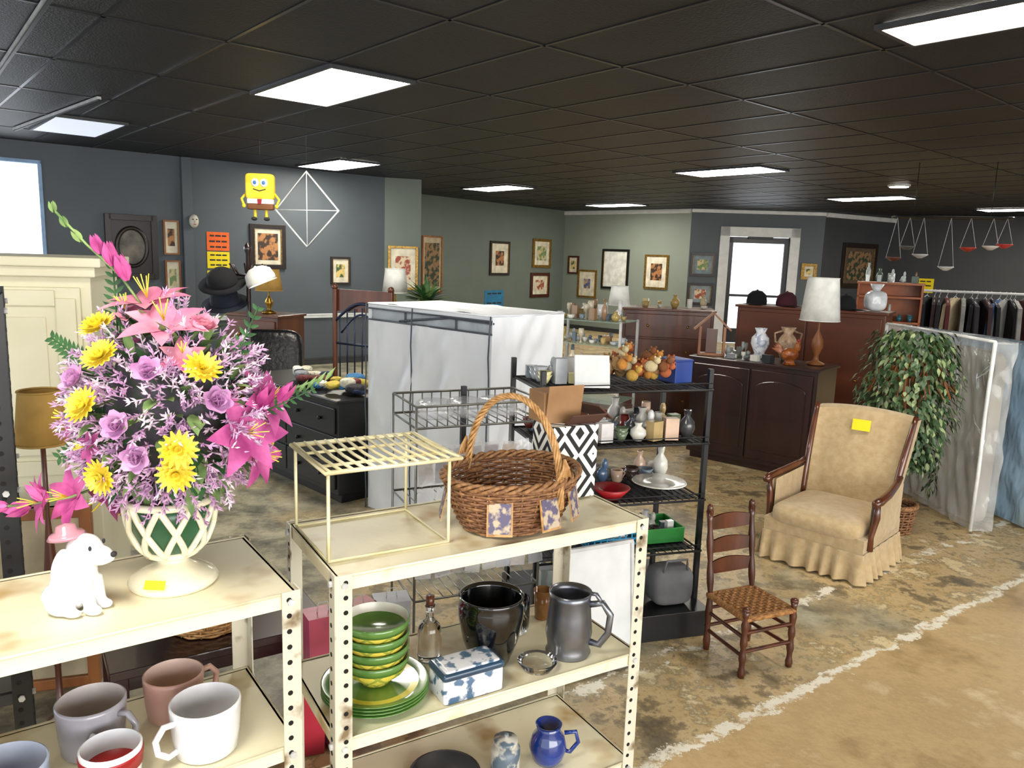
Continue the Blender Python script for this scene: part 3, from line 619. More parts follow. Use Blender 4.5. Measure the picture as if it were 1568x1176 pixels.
def knick(name,loc,yaw,w,d,n,hmax,cols,seed=1,smin=.02,smax=.05):
    rd=random.Random(seed); b=B(name); cells=max(1,int(math.sqrt(n*w/d))); rows=max(1,math.ceil(n/cells)); k=0
    for j in range(rows):
        for i in range(cells):
            if k>=n: break
            k+=1; x=-w/2+w*(i+.5)/cells; y=-d/2+d*(j+.5)/rows; s=min(rd.uniform(smin,smax),w/cells*.48); h=rd.uniform(.4,1)*hmax; c=rd.choice(cols); m=mat('glaze_'+c,c,.25,coat=.3); t=rd.randint(0,7)
            if t==0: b.lathe([(s*.5,0),(s,h*.35),(s*.9,h*.6),(s*.35,h*.8),(s*.5,h),(0,h*.95)],m,c=(x,y,0),n=14)
            elif t==1: b.lathe([(s*.6,0),(s*.75,h*.1),(s*.8,h*.7),(s*.7,h*.7),(0,h*.1)],m,c=(x,y,0),n=14); b.tube([(x+s*.7,y,h*.6),(x+s*1.2,y,h*.5),(x+s*.7,y,h*.15)],s*.12,m,5)
            elif t in(2,6): b.box((x,y,h*.35),(s*1.6,s*1.2,h*.7),m,rz=rd.uniform(-.4,.4))
            elif t==3: b.ell((x,y,h*.25),(s*.8,s*.6,h*.25),m,nu=12,nv=8); b.ell((x+s*.3,y,h*.6),(s*.4,s*.4,h*.2),m,nu=12,nv=8)
            elif t in(4,7):
                for q in range(1+t%3): b.lathe([(s*.4,0),(s*.5,.005),(s*1.0,h*.3),(s*.93,h*.3),(0,.012)],m,c=(x,y,q*h*.12),n=16)
            else: b.lathe([(s*.5,0),(s*.15,h*.1),(s*.12,h*.4),(s*.6,h*.6),(s*.55,h),(s*.5,h),(0,h*.5)],m,c=(x,y,0),n=14)
    return b.make(loc,yaw)
WC=['e4e2d8','d8cdb4','c8d0d4','9a7a5a','e8e6e6','7a8a9a','b8a060']
knick('figurine_group',(.72,7.0,1.115),D2(-30),.65,.36,22,.2,WC,3); knick('figurine_group',(.72,7.0,.905),D2(-30),.65,.36,20,.15,WC,4); knick('figurine_group',(.72,7.0,.705),D2(-30),.65,.36,18,.15,WC,5)
knick('figurine_group',(1.69,8.2,1.172),D2(-8),.75,.3,12,.16,['c9b890','b89a5a','e4e2d8'],6)
# ------------------------------------------------------------ lamps
def lamp(name,loc,h,sr,sh,shade,base,yaw=0,br=None):
    b=B(name); bh=h-sh; br=br or sr*.55
    b.lathe([(.0,0),(br,0),(br,.012),(sr*.15,.03),(sr*.12,bh*.2),(sr*.3,bh*.4),(sr*.28,bh*.55),(sr*.08,bh*.75),(.008,bh*.8),(.008,h-sh*.3),(0,h-sh*.3)],base,n=20)
    b.lathe([(sr*.9999,bh),(sr*.78,h)],shade,n=32); b.lathe([(sr*.77,h),(sr*.985,bh+.001)],shade,n=32)
    b.tube([(sr*cos(2*pi*i/32),sr*sin(2*pi*i/32),bh) for i in range(32)],.004,shade,5,True); b.tube([(sr*.78*cos(2*pi*i/32),sr*.78*sin(2*pi*i/32),h) for i in range(32)],.004,shade,5,True)
    return b.make(loc)
shw=mat('white_lampshade','f4f4ee',.8); shy=mat('tan_lampshade','cca254',.8)
lamp('table_lamp',(2.40,6.07,.883),.68,.15,.33,shw,lwood,br=.07); lamp('table_lamp',(-2.4,7.55,1.025),.42,.13,.2,shy,brass)
lamp('table_lamp',(.95,7.05,1.115),.30,.1,.17,shw,white)
lamp('floor_lamp',(-1.53,2.45,0),1.17,.08,.17,shy,mwood)
ca=D2(-40)
def K_(lx,ly,z=.883): return (2.06+lx*cos(ca)-ly*sin(ca),6.3+lx*sin(ca)+ly*cos(ca),z)
jug=mat('beige_jug','c4a888',.35,h2='8a6a52',scale=20); jw=mat('blue_white_china','e8ebf2',.2,h2='aab4cc',scale=25,lo=.4,hi=.5)
lathe_obj('ceramic_vase',[(.05,0),(.055,.01),(.04,.04),(.075,.12),(.07,.17),(.035,.21),(.05,.25),(.03,.25),(0,.2)],jw,K_(-.06,.05))
lathe_obj('ceramic_jug',[(.045,0),(.07,.07),(.085,.14),(.06,.19),(.035,.22),(.06,.27),(.04,.27),(0,.2)],jug,K_(.15,.1),24,lambda b:[b.tube([(s*.05,0,.24),(s*.11,0,.22),(s*.1,0,.15),(s*.08,0,.14)],.009,jug,6) for s in(-1,1)])
b=B('rooster_figurine'); oc=mat('orange_rooster','b86a2c',.3,h2='7a3a1c',scale=20); b.ell((0,0,.08),(.07,.04,.05),oc); b.ell((.055,0,.14),(.025,.022,.04),oc); b.ell((.06,0,.19),(.012,.006,.015),red); b.lathe([(.05,0),(.03,.04),(0,.05)],oc)
for i in range(5): b.petal(Vector((-.05,0,.09)),Vector((-1,0,.4+.35*i)),Vector((0,1,0)),.1,.03,.3,oc)
b.make(K_(.27,-.15))
knick('ceramic_dishes',K_(-.05,-.14),ca,.42,.12,6,.09,['e4e2d8','8f9296','c8c0b0','2f3438'],9,.03,.05); knick('glassware',K_(-.27,.08),ca,.2,.2,6,.13,['3a3c40','7a8078','b8bcb8'],10,.02,.035)
b=B('wooden_birdhouse_frame'); 
for s_ in(-1,1): b.box((s_*.10,0,.12),(.02,.06,.24),lwood); b.box((s_*.07,0,.29),(.22,.08,.014),lwood,ry=s_*.75)
b.box((0,0,.01),(.22,.08,.02),lwood); b.box((0,.02,.12),(.09,.02,.2),mwood); b.make(K_(-.41,-.12),D2(-10))
def hat(name,loc,r_,m,brim='cap',yaw=0):
    b=B(name); b.lathe([(r_,0),(r_*1.02,.03),(r_*.9,.09),(r_*.5,.125),(0,.135)],m,n=24)
    if brim=='cap': b.grid(lambda s,t:((r_*.9+.09*t)*cos(-.8+1.6*s),(r_*.9+.09*t)*sin(-.8+1.6*s)*(1-.15*t),.012-.008*t-.004*abs(s-.5)),10,4,m)
    else: b.lathe([(r_,.0),(r_+.06,-.0),(r_+.07,.006),(r_,.012)],m,n=24)
    b.ell((0,0,.135),(.01,.01,.006),m,nu=8,nv=5); return b.make(loc,yaw)
navy=mat('navy_felt','1a2030',.9); mar=mat('maroon_felt','4a1a26',.9); blk=mat('black_felt','141418',.95); wcap=mat('white_cap','e4e2dc',.9)
for i,(lx,m) in enumerate([(-.52,blk),(-.24,mar),(.02,blk),(.28,blk)]):
    a=D2(-33); hat('cap',(2.80+lx*cos(a)+.05*sin(a),7.25+lx*sin(a)-.05*cos(a),1.273),.095,m,'cap',-2+.5*i)
b=B('clear_gift_bag'); b.rb((0,0,.09),(.18,.14,.18),mat('clear_bag','dfe3e6',.2,bump=.6,bs=12),.6); b.lathe([(.02,.16),(.06,.24),(0,.2)],MATS['clear_bag']); b.make((3.24,6.97,1.273))
b=B('hat_stand'); b.lathe([(.2,0),(.2,.02),(.05,.05),(.018,.08),(.018,1.6),(.03,1.63),(.03,1.66),(0,1.7)],dwood,n=16)
for k in range(6):
    a=k*pi/3; b.tube([(0,0,1.42),(.1*cos(a),.1*sin(a),1.44),(.15*cos(a),.15*sin(a),1.52)],.008,dwood,6)
hs=b.make((-2.15,6.25,0))
for nm,l,m,br,yw,rx_ in(('hat',(-.17,-.10,1.36),blk,'brim',0,.5),('cap',(.15,-.12,1.38),wcap,'cap',-1.2,.4),('hat',(-.17,-.05,1.20),navy,'brim',0,.4)):
    o=hat(nm,l,.115,m,br,yw); o.rotation_euler=(rx_,0,yw); o.parent=hs
b=B('iron_headboard'); im=mat('dark_blue_iron','2c3550',.35,.4)
def arch(x0,x1,z0,z1): return [(x0+(x1-x0)*i/16,0,z0+(z1-z0)*sin(pi*i/16)) for i in range(17)]
for x in(-.33,.33): b.cyl((x,0,0),(x,0,1.3),.022,mwood); b.ell((x,0,1.32),(.03,.03,.03),mwood)
b.box((0,.03,1.2),(.66,.03,.2),mwood); b.tube(arch(-.33,.33,1.0,1.18),.014,im,8); b.tube(arch(-.25,.25,.9,1.08),.01,im,8); b.tube([(-.33,0,.8),(.33,0,.8)],.012,im,8); b.tube([(-.33,0,.35),(.33,0,.35)],.012,im,8)
for i in range(7):
    x=-.27+.09*i; b.tube([(x,0,.35),(x,0,1.0+.14*sin(pi*(x+.33)/.66))],.007,im,6)
b.make((-1.38,7.0,0),D2(-30))
lth=mat('black_leather','16161a',.3,bump=.2,bs=30)
b=B('black_recliner'); b.rb((0,0,.3),(.6,.6,.26),lth,.4); b.rb((0,.24,.6),(.58,.22,.62),lth,.4,rx=-.2)
for s_ in(-1,1): b.rb((s_*.31,-.02,.34),(.16,.6,.5),lth,.4)
b.box((0,0,.09),(.6,.55,.16),black); b.make((-2.2,6.85,0),D2(10))
b=B('potted_plant'); 
b.lathe([(.1,0),(.13,.2),(.12,.2),(0,.15)],mat('terracotta','8a4a30',.6)); 
for i in range(110):
    a=random.uniform(0,2*pi); e=random.uniform(.2,1.4); b.petal(Vector((0,0,.2)),Vector((cos(a)*cos(e),sin(a)*cos(e),sin(e))),Vector((0,0,1)),random.uniform(.14,.30),.045,-.35,random.choice([lf,lf2]))
b.make((-.80,7.0,1.0))
dresser('small_wood_cabinet',(-.85,7.1,0),D2(-30),.75,.4,.995,mwood,1,3,brass)
lamp('table_lamp',(-1.12,7.24,1.0),.5,.12,.22,shw,brass)
# ------------------------------------------------------------ kite & doll
b=B('kite'); ks=mat('kite_stick','e4e8ea',.5); a_=.29
cs=[(-a_,0,0),(0,0,.31),(a_,0,.0),(0,0,-.3)]
b.tube(cs,.009,ks,6,True); b.tube([cs[0],cs[2]],.004,ks); b.tube([cs[1],cs[3]],.004,ks); b.tube([(0,0,.31),(0,0,.78)],.0008,frd,4)
b.make((-1.74,6.5,1.97),D2(-15))
b=B('cartoon_doll'); ym=mat('doll_yellow','ecd23a',.7,h2='d8b820',scale=15); bw=mat('doll_brown','7a4a24',.7); wh=mat('doll_white','f0f0ee',.7); bl=mat('doll_blue','3a7ac0',.5)
b.rb((0,0,.27),(.23,.09,.21),ym,.25); b.rb((0,0,.15),(.21,.085,.05),wh,.25); b.rb((0,0,.115),(.21,.085,.06),bw,.25)
for s_ in(-1,1):
    b.ell((s_*.035,-.045,.3),(.032,.012,.034),wh,nu=12,nv=8); b.ell((s_*.035,-.057,.3),(.014,.005,.016),bl,nu=10,nv=6); b.cyl((s_*.045,0,.1),(s_*.045,0,.02),.012,ym); b.ell((s_*.05,-.02,.012),(.025,.035,.016),ink)
    b.tube([(s_*.11,0,.22),(s_*.15,-.01,.17),(s_*.13,-.02,.12)],.011,ym,6); b.ell((s_*.13,-.02,.115),(.016,.012,.018),ym,nu=10,nv=6)
b.tube([(-.05,-.046,.25),(0,-.05,.235),(.05,-.046,.25)],.004,ink,5); b.prism([(-.012,.13),(.012,.13),(.018,.17),(-.018,.17)],-.05,-.04,red); b.tube([(0,0,.37),(0,0,.87)],.0008,frd,4)
b.make((-2.12,6.5,1.875),D2(8))
# ------------------------------------------------------------ display rack
b=B('black_display_rack'); w_,d_=.78,.42; 
for x in(-w_/2,w_/2):
    for y in(-d_/2,d_/2): b.box((x,y,.62),(.022,.022,1.14),blackmetal)
for z in(1.1,.86,.60,.36):
    b.tube([(-w_/2,-d_/2-.03,z),(w_/2,-d_/2-.03,z),(w_/2,d_/2,z),(-w_/2,d_/2,z)],.006,blackmetal,6,True)
    for i in range(24): x=-w_/2+w_*i/23; b.tube([(x,-d_/2-.03,z),(x,d_/2,z)],.0025,blackmetal,4)
    b.box((0,0,z-.004),(w_-.02,d_-.02,.003),mat('dark_liner','2a2a2c',.6))
    b.tube([(-w_/2,-d_/2-.03,z+.03),(w_/2,-d_/2-.03,z+.03)],.003,blackmetal,6)
b.box((.0,-.04,.06),(w_+.02,d_+.18,.12),black)
ry=D2(17); RC=(.44,3.45)
b.make((RC[0],RC[1],0),ry,.002)
def R_(lx,ly,z): return (RC[0]+lx*cos(ry)-ly*sin(ry),RC[1]+lx*sin(ry)+ly*cos(ry),z)
MX=['c8c4b8','e4e2d8','5a7396','9a6a4a','b8a070','8a3a34','3a3c40','7a8a9a','e8e6e6','6a7a60','d8b8a0','d0ccc4','4a3a34']
knick('assorted_knickknacks',R_(-.22,.05,1.108),ry,.28,.24,16,.16,['e8e6e6','d8dce0','e0d8a0','c8ccd4','8a9aa4'],21,.03,.06)
b=B('stuffed_toy_pile')
for i in range(34):
    c=random.choice(['c08238','a4522c','cba24a','7a4a2a','c8b890','b0603a','b89060']); m=mat('plush_'+c,c,.9,bump=.3,bs=60); x=random.uniform(-.13,.13);y=random.uniform(-.13,.11);z=.035+random.uniform(0,.12)*(1-abs(x)*5)
    b.ell((x,y,z),(random.uniform(.02,.035),random.uniform(.02,.032),.026),m,rz=random.random()*3,nu=12,nv=8); b.ell((x+.02,y-.02,z+.028),(.016,.016,.016),m,nu=10,nv=6)
    for s_ in(-1,1): b.ell((x+.02+s_*.012,y-.02,z+.044),(.006,.004,.006),m,nu=8,nv=5)
b.make(R_(.1,-.02,1.108),ry)
b=B('gift_box'); b.box((0,0,.05),(.10,.12,.1),mat('blue_box','1e3f8f',.4)); b.box((0,0,.103),(.105,.125,.01),MATS['blue_box']); b.make(R_(.32,-.02,1.105),ry+.2,.003)
b=B('white_photo_album'); b.box((0,0,.07),(.15,.02,.14),wtrim,rx=-.25); b.box((.02,.03,.05),(.13,.02,.11),wtrim,rx=-.25); b.make(R_(-.16,-.17,1.108),ry-.2,.002)
knick('assorted_knickknacks',R_(.0,0,.866),ry,.72,.38,48,.16,MX,22,.03,.055); knick('assorted_knickknacks',R_(-.22,.06,.606),ry,.28,.26,12,.15,MX,23,.03,.05); knick('assorted_knickknacks',R_(.18,.12,.606),ry,.38,.14,10,.16,MX,24,.03,.05)
lathe_obj('decorative_plate',[(.05,0),(.06,.006),(.125,.02),(.12,.024),(.06,.01),(0,.008)],mat('plate_glaze','ecece8',.15,h2='c8c0b4',scale=12,coat=.4),R_(.22,-.12,.64),40,lambda b:[b.tube([(.05*cos(a),.05*sin(a),.003),(.07*cos(a),.07*sin(a),-.033)],.003,blackmetal,5) for a in(.5,1.6,2.6,3.7,4.7,5.8)])
lathe_obj('red_bowl',[(.04,0),(.085,.05),(.08,.052),(0,.01)],red,R_(-.03,-.15,.606))
b=B('green_storage_tray'); b.box((0,0,.01),(.24,.2,.02),green)
for s_ in(-1,1): b.box((s_*.12,0,.035),(.008,.2,.07),green); b.box((0,s_*.1,.035),(.24,.008,.07),green)
b.make(R_(.24,-.03,.366),ry,.003)
knick('assorted_knickknacks',R_(.24,-.03,.388),ry,.2,.16,8,.12,MX,26,.02,.04)
b=B('blue_plastic_basket'); bp_=mat('blue_plastic','2f8ab8',.4)
b.box((0,0,.01),(.22,.18,.015),bp_)
for z in(.03,.055,.08):
    b.tube([(-.12,-.1,z),(.12,-.1,z),(.12,.1,z),(-.12,.1,z)],.006,bp_,6,True)
for i in range(9):
    x=-.12+.03*i
    for y in(-.1,.1): b.cyl((x,y,.01),(x,y,.085),.004,bp_,n=6)
b.rb((0,0,.07),(.2,.16,.08),wtrim,.5); b.make(R_(-.02,-.08,.366),ry)
knick('glass_vases',R_(-.1,-.02,.121),ry,.45,.3,12,.2,['b8c4be','8a9a94','c8d0cc','5a6a64'],25,.04,.06)
b=B('gray_tote_bag'); b.rb((0,0,.09),(.2,.14,.18),mat('gray_fabric','6a6a6c',.9),.5); b.tube([(-.06,-.05,.16),(-.05,-.06,.22),(.05,-.06,.22),(.06,-.05,.16)],.006,MATS['gray_fabric']); b.make(R_(.25,-.22,.121),ry)
# ------------------------------------------------------------ child's ladder-back chair
cw=mat('chair_wood','5a2c16',.35,h2='3a1a0c',scale=14,stretch=(1,1,.2),coat=.3); rush=mat('rush_seat','a8763e',.7,h2='6d4420',scale=50,stretch=(1,6,1),bump=.5,bs=60)
b=B('ladder_back_chair'); w_,d_=.25,.24; sh=.25
def post(x,y,z1,lean=0):
    n=14; b.tube([(x,y+lean*(max(0,z-sh)),z) for z in [z1*i/n for i in range(n+1)]],[.0135+.003*sin(i*1.9) for i in range(n+1)],cw,10)
for s_ in(-1,1): post(s_*w_/2,-d_/2,sh+.035); post(s_*w_/2*.9,d_/2,.61,.12); b.ell((s_*w_/2*.9,d_/2+.043,.62),(.014,.014,.02),cw); b.ell((s_*w_/2,-d_/2,sh+.04),(.017,.017,.012),cw)
for z in(.34,.43,.53): b.grid(lambda s,t:(-w_/2*.9+w_*.9*s,d_/2+.12*(z-sh)+.018*sin(pi*s),z+.022+(t-.5)*(.05+.02*sin(pi*s))),12,2,cw); b.grid(lambda s,t:(-w_/2*.9+w_*.9*s,d_/2+.008+.12*(z-sh)+.018*sin(pi*s),z+.022+(t-.5)*(.05+.02*sin(pi*s))),12,2,cw)
for z in(.09,.17):
    for s_ in(-1,1): b.cyl((s_*w_/2,-d_/2,z),(s_*w_/2*.9,d_/2,z),.008,cw,n=8)
    b.cyl((-w_/2,-d_/2,z+.02),(w_/2,-d_/2,z+.02),.008,cw,n=8); b.cyl((-w_/2,d_/2,z+.02),(w_/2,d_/2,z+.02),.008,cw,n=8)
for i in range(12):
    for j in range(12):
        x=-w_/2+w_*(i+.5)/12; y=-d_/2+d_*(j+.5)/12
        b.rb((x,y,sh+.003*((i+j)%2)),(w_/12*1.05,d_/12*1.05,.018),rush,.6,8,5)
for s_ in(-1,1): b.cyl((s_*w_/2,-d_/2,sh-.002),(s_*w_/2*.95,d_/2,sh-.002),.013,rush); b.cyl((-w_/2,s_*d_/2,sh-.002),(w_/2,s_*d_/2,sh-.002),.013,rush)
b.make((1.03,3.05,0),D2(24))
# ------------------------------------------------------------ armchair
uph=mat('beige_upholstery','bca57e',.9,h2='af966e',scale=25,bump=.15,bs=90,sheen=.3); aw=mat('maple_arm','5f3018',.3,h2='45200e',scale=10,coat=.4)
b=B('armchair'); w_=.58
def ring(t):
    pts_=[(-.28,-.29),(.28,-.29),(.28,.27),(-.28,.27)]; t*=4; i=int(t)%4; f=t-int(t); a=pts_[i]; c=pts_[(i+1)%4]; return Vector((a[0]+(c[0]-a[0])*f,a[1]+(c[1]-a[1])*f,0)),Vector((c[1]-a[1],-(c[0]-a[0]),0)).normalized()
def sk(s,t):
    P,n_v=ring(min(s,.99999)); am=.020*(1-t)+.002; return P+n_v*(am*sin(s*2*pi*26+1.3*sin(s*40))+.018*(1-t))+Vector((0,0,.012+.158*t))
b.grid(sk,352,5,uph)
b.box((0,-.01,.2),(.55,.55,.09),uph); b.rb((0,-.05,.275),(.5,.54,.12),uph,.3,36,14,e2=.5)
def bk(front):
    def f(s,t):
        x=(s-.5)*(.47+.08*t); z=.22+.60*t; y=.18+.17*t+ (0 if front else .09); 
        if front: y-= .035*sin(pi*s)*sin(pi*min(1,t*1.0))**.6; y-= .05*(abs(s-.5)*2)**6*(.5+t*.5)
        z+=-.02*abs(s-.5)**2*4*t
        return Vector((x,y,z))
    return f
b.grid(bk(True),20,16,uph); b.grid(bk(False),20,16,uph)
for s in(0,1):
    b.grid(lambda q,t:bk(True)(s,t).lerp(bk(False)(s,t),q),4,16,uph)
b.grid(lambda q,t:bk(True)(t,1).lerp(bk(False)(t,1),q)+Vector((0,0,.018*sin(pi*q))),6,20,uph)
for s_ in(-1,1):
    b.tube([(s_*(.25+.03*t),.15+.17*t-.02*sin(pi*t),.30+.53*t) for t in [i/12 for i in range(13)]],[.014+.006*sin(pi*i/12) for i in range(13)],aw,8)
    b.tube([(s_*.27,.2,.50),(s_*.285,.08,.475),(s_*.3,-.06,.46),(s_*.305,-.2,.45),(s_*.30,-.26,.445)],[.016,.02,.022,.024,.018],aw,8)
    b.tube([(s_*.3,-.22,.44),(s_*.295,-.2,.36),(s_*.285,-.22,.26),(s_*.285,-.22,.18)],[.016,.02,.014,.018],aw,8)
    b.grid(lambda q,t:Vector((s_*(.285),-.2+.42*q,.2+.245*t+.02*q)),8,8,uph); b.grid(lambda q,t:Vector((s_*(.265),-.2+.42*q,.2+.245*t+.02*q)),8,8,uph)
    b.cyl((s_*.24,-.24,0),(s_*.24,-.24,.16),.02,aw); b.cyl((s_*.24,.22,0),(s_*.24,.22,.16),.02,aw)
b.box((.0,.285,.74),(.10,.003,.065),paperY,rx=-.27,rz=.1)
b.make((1.86,4.23,0),D2(-44))
# ------------------------------------------------------------ ficus
fl=mat('ficus_leaf','3e5a32',.45,h2='243c1a',scale=30); fl2=mat('ficus_leaf_edge','96a476',.5,h2='64784c',scale=40)
b=B('ficus_tree')
for k in range(4): b.tube([(.03*cos(k*1.6),.03*sin(k*1.6),.1),(.03*cos(k*1.6+2),.03*sin(k*1.6+2),.35),(.03*cos(k*1.6+4),.03*sin(k*1.6+4),.65),(.1*cos(k*1.6+4),.1*sin(k*1.6+4),1.05)],.012,lwood,6)
for i in range(2800):
    a=random.uniform(0,2*pi); zz=random.random(); rr=.29*math.sqrt(max(.05,1-((zz-.55)/.62)**2))*random.uniform(.55,1.03)*(1+.12*sin(5*a+zz*9))
    P=Vector((rr*cos(a),rr*sin(a),.42+.86*zz)); d=Vector((cos(a)*.6+random.uniform(-.5,.5),sin(a)*.6+random.uniform(-.5,.5),-.9+random.uniform(-.4,.6)))
    b.petal(P,d,Vector((cos(a),sin(a),.5)),random.uniform(.035,.06),.024,-.1,fl if random.random()<.72 else fl2,(.2,1,.7,0))
for k in range(9):
    a=random.uniform(0,2*pi)
    for i in range(26): b.petal(Vector((.2*cos(a)+random.uniform(-.03,.03),.2*sin(a)+random.uniform(-.03,.03),.5-.25*i/26)),Vector((random.uniform(-.6,.6),random.uniform(-.6,.6),-.8)),Vector((cos(a),sin(a),.5)),.05,.022,-.1,fl if i%3 else fl2,(.2,1,.7,0))
for i in range(28):
    a=random.uniform(0,2*pi); b.tube([(0,0,.8),(.15*cos(a),.15*sin(a),1.0+.2*random.random()),(.27*cos(a),.27*sin(a),.9)],.004,lwood,4)
b.make((2.47,4.74,0))
basket('planter_basket',(2.47,4.74,0),0,.12,.12,.17,10,16,wk1,wk2,handle=False,flare=.8,patches=False,sr=.007)
# ------------------------------------------------------------ wrapped mattresses
pl=mat('plastic_wrap','eceeee',.1,h2='d8dad8',scale=4,bump=1,bs=11,stretch=(1,1,.35),alpha=.30,coat=1,bd=.05); plb=mat('blue_plastic_wrap','bcd8ec',.1,h2='90bce0',scale=4,bump=1,bs=11,stretch=(1,1,.4),alpha=.55,coat=1,bd=.05)
mt=mat('mattress_fabric','aca69a',.9,h2='6f685c',scale=1.6,lo=.4,hi=.6)
b=B('wrapped_mattress'); b.rb((0,0,.6),(1.24,.10,1.12),mt,.15,40,16)
def wrapf(sy):
    def f(s,t): return Vector(((s-.5)*1.30,sy*(.066+.008*sin(s*31+5*sin(t*7))*sin(t*13+s*9)+.005*sin(s*70+t*20)),.02+1.21*t))
    return f
b.grid(wrapf(-1),80,60,pl); b.grid(wrapf(1),40,40,pl)
for s in(0,1): b.grid(lambda q,t:wrapf(-1)(s,t).lerp(wrapf(1)(s,t),q)+Vector(((s-.5)*.03*sin(pi*q)*sin(t*20),0,0)),8,50,pl)
b.grid(lambda q,t:wrapf(-1)(t,1).lerp(wrapf(1)(t,1),q)+Vector((0,0,.01*sin(t*30))),6,50,pl)
for x in(-.65,.65): b.tube([(x,-.075,.02),(x+.004,-.075,.4),(x-.004,-.077,.8),(x,-.075,1.23)],.012,mat('plastic_seam','f4f6f4',.3),8)
b.tube([(-.65,-.075,1.23),(0,-.078,1.235),(.65,-.075,1.23)],.010,MATS['plastic_seam'],8)
rd_=random.Random(11)
for i in range(34):
    s0=rd_.random(); t0_=rd_.uniform(.05,.9); pts_=[wrapf(-1)(min(1,max(0,s0+.05*k*rd_.uniform(-.6,1))),min(1,t0_+.05*k))+Vector((0,-.003,0)) for k in range(4)]
    b.tube(pts_,[.001,.003,.003,.001],MATS['plastic_seam'] if i%3==0 else pl,5)
b.make((3.00,5.36,0),D2(-88))
b=B('wrapped_mattress'); b.rb((0,0,.58),(1.45,.2,1.1),mat('mattress_blue','a8bccc',.9,h2='8aa4b8',scale=2),.15,40,16); b.grid(lambda s,t:Vector(((s-.5)*1.5,-.12+.016*sin(s*31+t*6)*sin(t*17),.02+1.17*t)),50,40,plb); b.grid(lambda s,t:Vector(((s-.5)*1.5,.12,.02+1.17*t)),10,10,plb); b.grid(lambda q,t:Vector(((t-.5)*1.5,-.12+.24*q,1.19)),6,30,plb)
for s in(-1,1): b.grid(lambda q,t:Vector((s*.75+s*.02*sin(q*8)*sin(t*25),-.12+.24*q,.02+1.17*t)),12,40,plb)
b.make((3.38,5.5,0),D2(-82))
# ------------------------------------------------------------ clothes rack
b=B('clothes_rack'); 
for x in(-.75,.75): b.cyl((x,0,.03),(x,0,1.42),.014,fr); b.cyl((x,-.25,.03),(x,.25,.03),.014,fr)
b.cyl((-.75,0,1.42),(.75,0,1.42),.014,fr); b.cyl((-.75,0,.1),(.75,0,.1),.01,fr)
x=-.7
while x<.7:
    c=random.choice(['15161a','2a2a30','3a2a2a','2c4a7a','8a8a88','1c1c20','1c1c20','5a2a2a','1f6fa8','b8a888','101014']); m=mat('garment_'+c,c,.9)
    hz=random.uniform(.2,.6); sc_=random.uniform(.85,1.1)
    M=Matrix.Translation((x,0,.1))@Matrix.Rotation(pi/2+random.uniform(-.7,.35),4,'Z')@Matrix.Scale(sc_,4,(1,0,0))
    b.prism([(-.17,hz),(.17,hz),(.19,1.0),(.23,.75),(.27,.78),(.22,1.17),(.06,1.25),(-.06,1.25),(-.22,1.17),(-.27,.78),(-.23,.75),(-.19,1.0)],-.02,.02,m,M)
    b.tube([M@Vector(q) for q in((-.16,0,1.2),(0,0,1.27),(.16,0,1.2))],.004,fr,4); b.tube([(x,0,1.37),(x+.01,0,1.4),(x,.0,1.44),(x-.01,0,1.43)],.003,fr,4)
    x+=random.uniform(.035,.09)
b.make((4.95,8.8,0),D2(-20))
b=B('glass_curio_shelf'); 
for z in(.3,.7,1.1,1.36): b.box((0,0,z),(.62,.28,.02),mat('orange_wood','a85a28',.4))
for x in(-.3,.3): b.box((x,0,.75),(.02,.28,1.5),MATS['orange_wood'])
b.box((0,.14,.75),(.62,.01,1.5),MATS['orange_wood']); b.box((0,0,1.5),(.64,.3,.02),MATS['orange_wood']); b.make((3.95,8.2,0),D2(-25))
knick('glass_bottles',(3.95,8.2,1.511),D2(-25),.56,.2,12,.22,['5a6a5a','c8d0cc','8a5a3a','b8c4be'],31,.02,.04); knick('glass_bottles',(3.95,8.17,1.111),D2(-25),.5,.2,10,.18,['2a6a7a','b8402a','c8d0cc'],32,.02,.04)
b=B('hanging_pot_rack'); 
b.tube([(.55*cos(2*pi*i/30),.22*sin(2*pi*i/30),0) for i in range(30)],.014,blackmetal,6,True)
for y in(-.1,0,.1): b.tube([(-.52,y,0),(.52,y,0)],.008,blackmetal)
for x in(-.35,.35): b.tube([(x,0,0),(x,0,.55)],.004,blackmetal,4)
for i,(x,l,c) in enumerate([(-.5,.42,'6a3a2a'),(-.25,.38,'c8c8c4'),(.0,.5,'d8dcd8'),(.18,.3,'b83a2a'),(.38,.28,'e0d8d0'),(-.38,.3,'5a5a5a'),(.5,.26,'c83a3a')]):
    m=mat('hanging_'+c,c,.4)
    for s_ in(-1,1): b.tube([(x,0,0),(x+s_*.07,0,-l)],.0025,fr,4)
    b.lathe([(.02,-.04),(.07,-.01),(.08,.0),(.07,.004),(0,-.03)],m,c=(x,0,-l),n=16)
b.make((4.45,8.1,2.19),D2(-20))
# ------------------------------------------------------------ behind shelf A
b=B('wire_card_rack'); gw=mat('gray_wire','8a8a84',.35,.7); w_,d_=.52,.3; bagm=mat('poly_bag','e4e6ea',.1,h2='ccd0d6',scale=9,bump=.8,bs=18,alpha=.35,coat=.6)
for x in(-w_/2,w_/2):
    for y in(-d_/2,d_/2): b.tube([(x,y,0),(x,y,1.10)],.005,gw)
for z in(.35,.7,1.02,1.10):
    b.tube([(-w_/2,-d_/2,z),(w_/2,-d_/2,z),(w_/2,d_/2,z),(-w_/2,d_/2,z)],.005,gw,6,True)
for z in(.35,.7,1.02):
    for i in range(14): x=-w_/2+w_*i/13; b.tube([(x,-d_/2,z+.08 if z>1 else z),(x,-d_/2,z),(x,d_/2,z),(x,d_/2,z+.08 if z>1 else z)],.0028,gw,4)
b.box((.02,.1,.95),(.02,.02,.35),blackmetal)
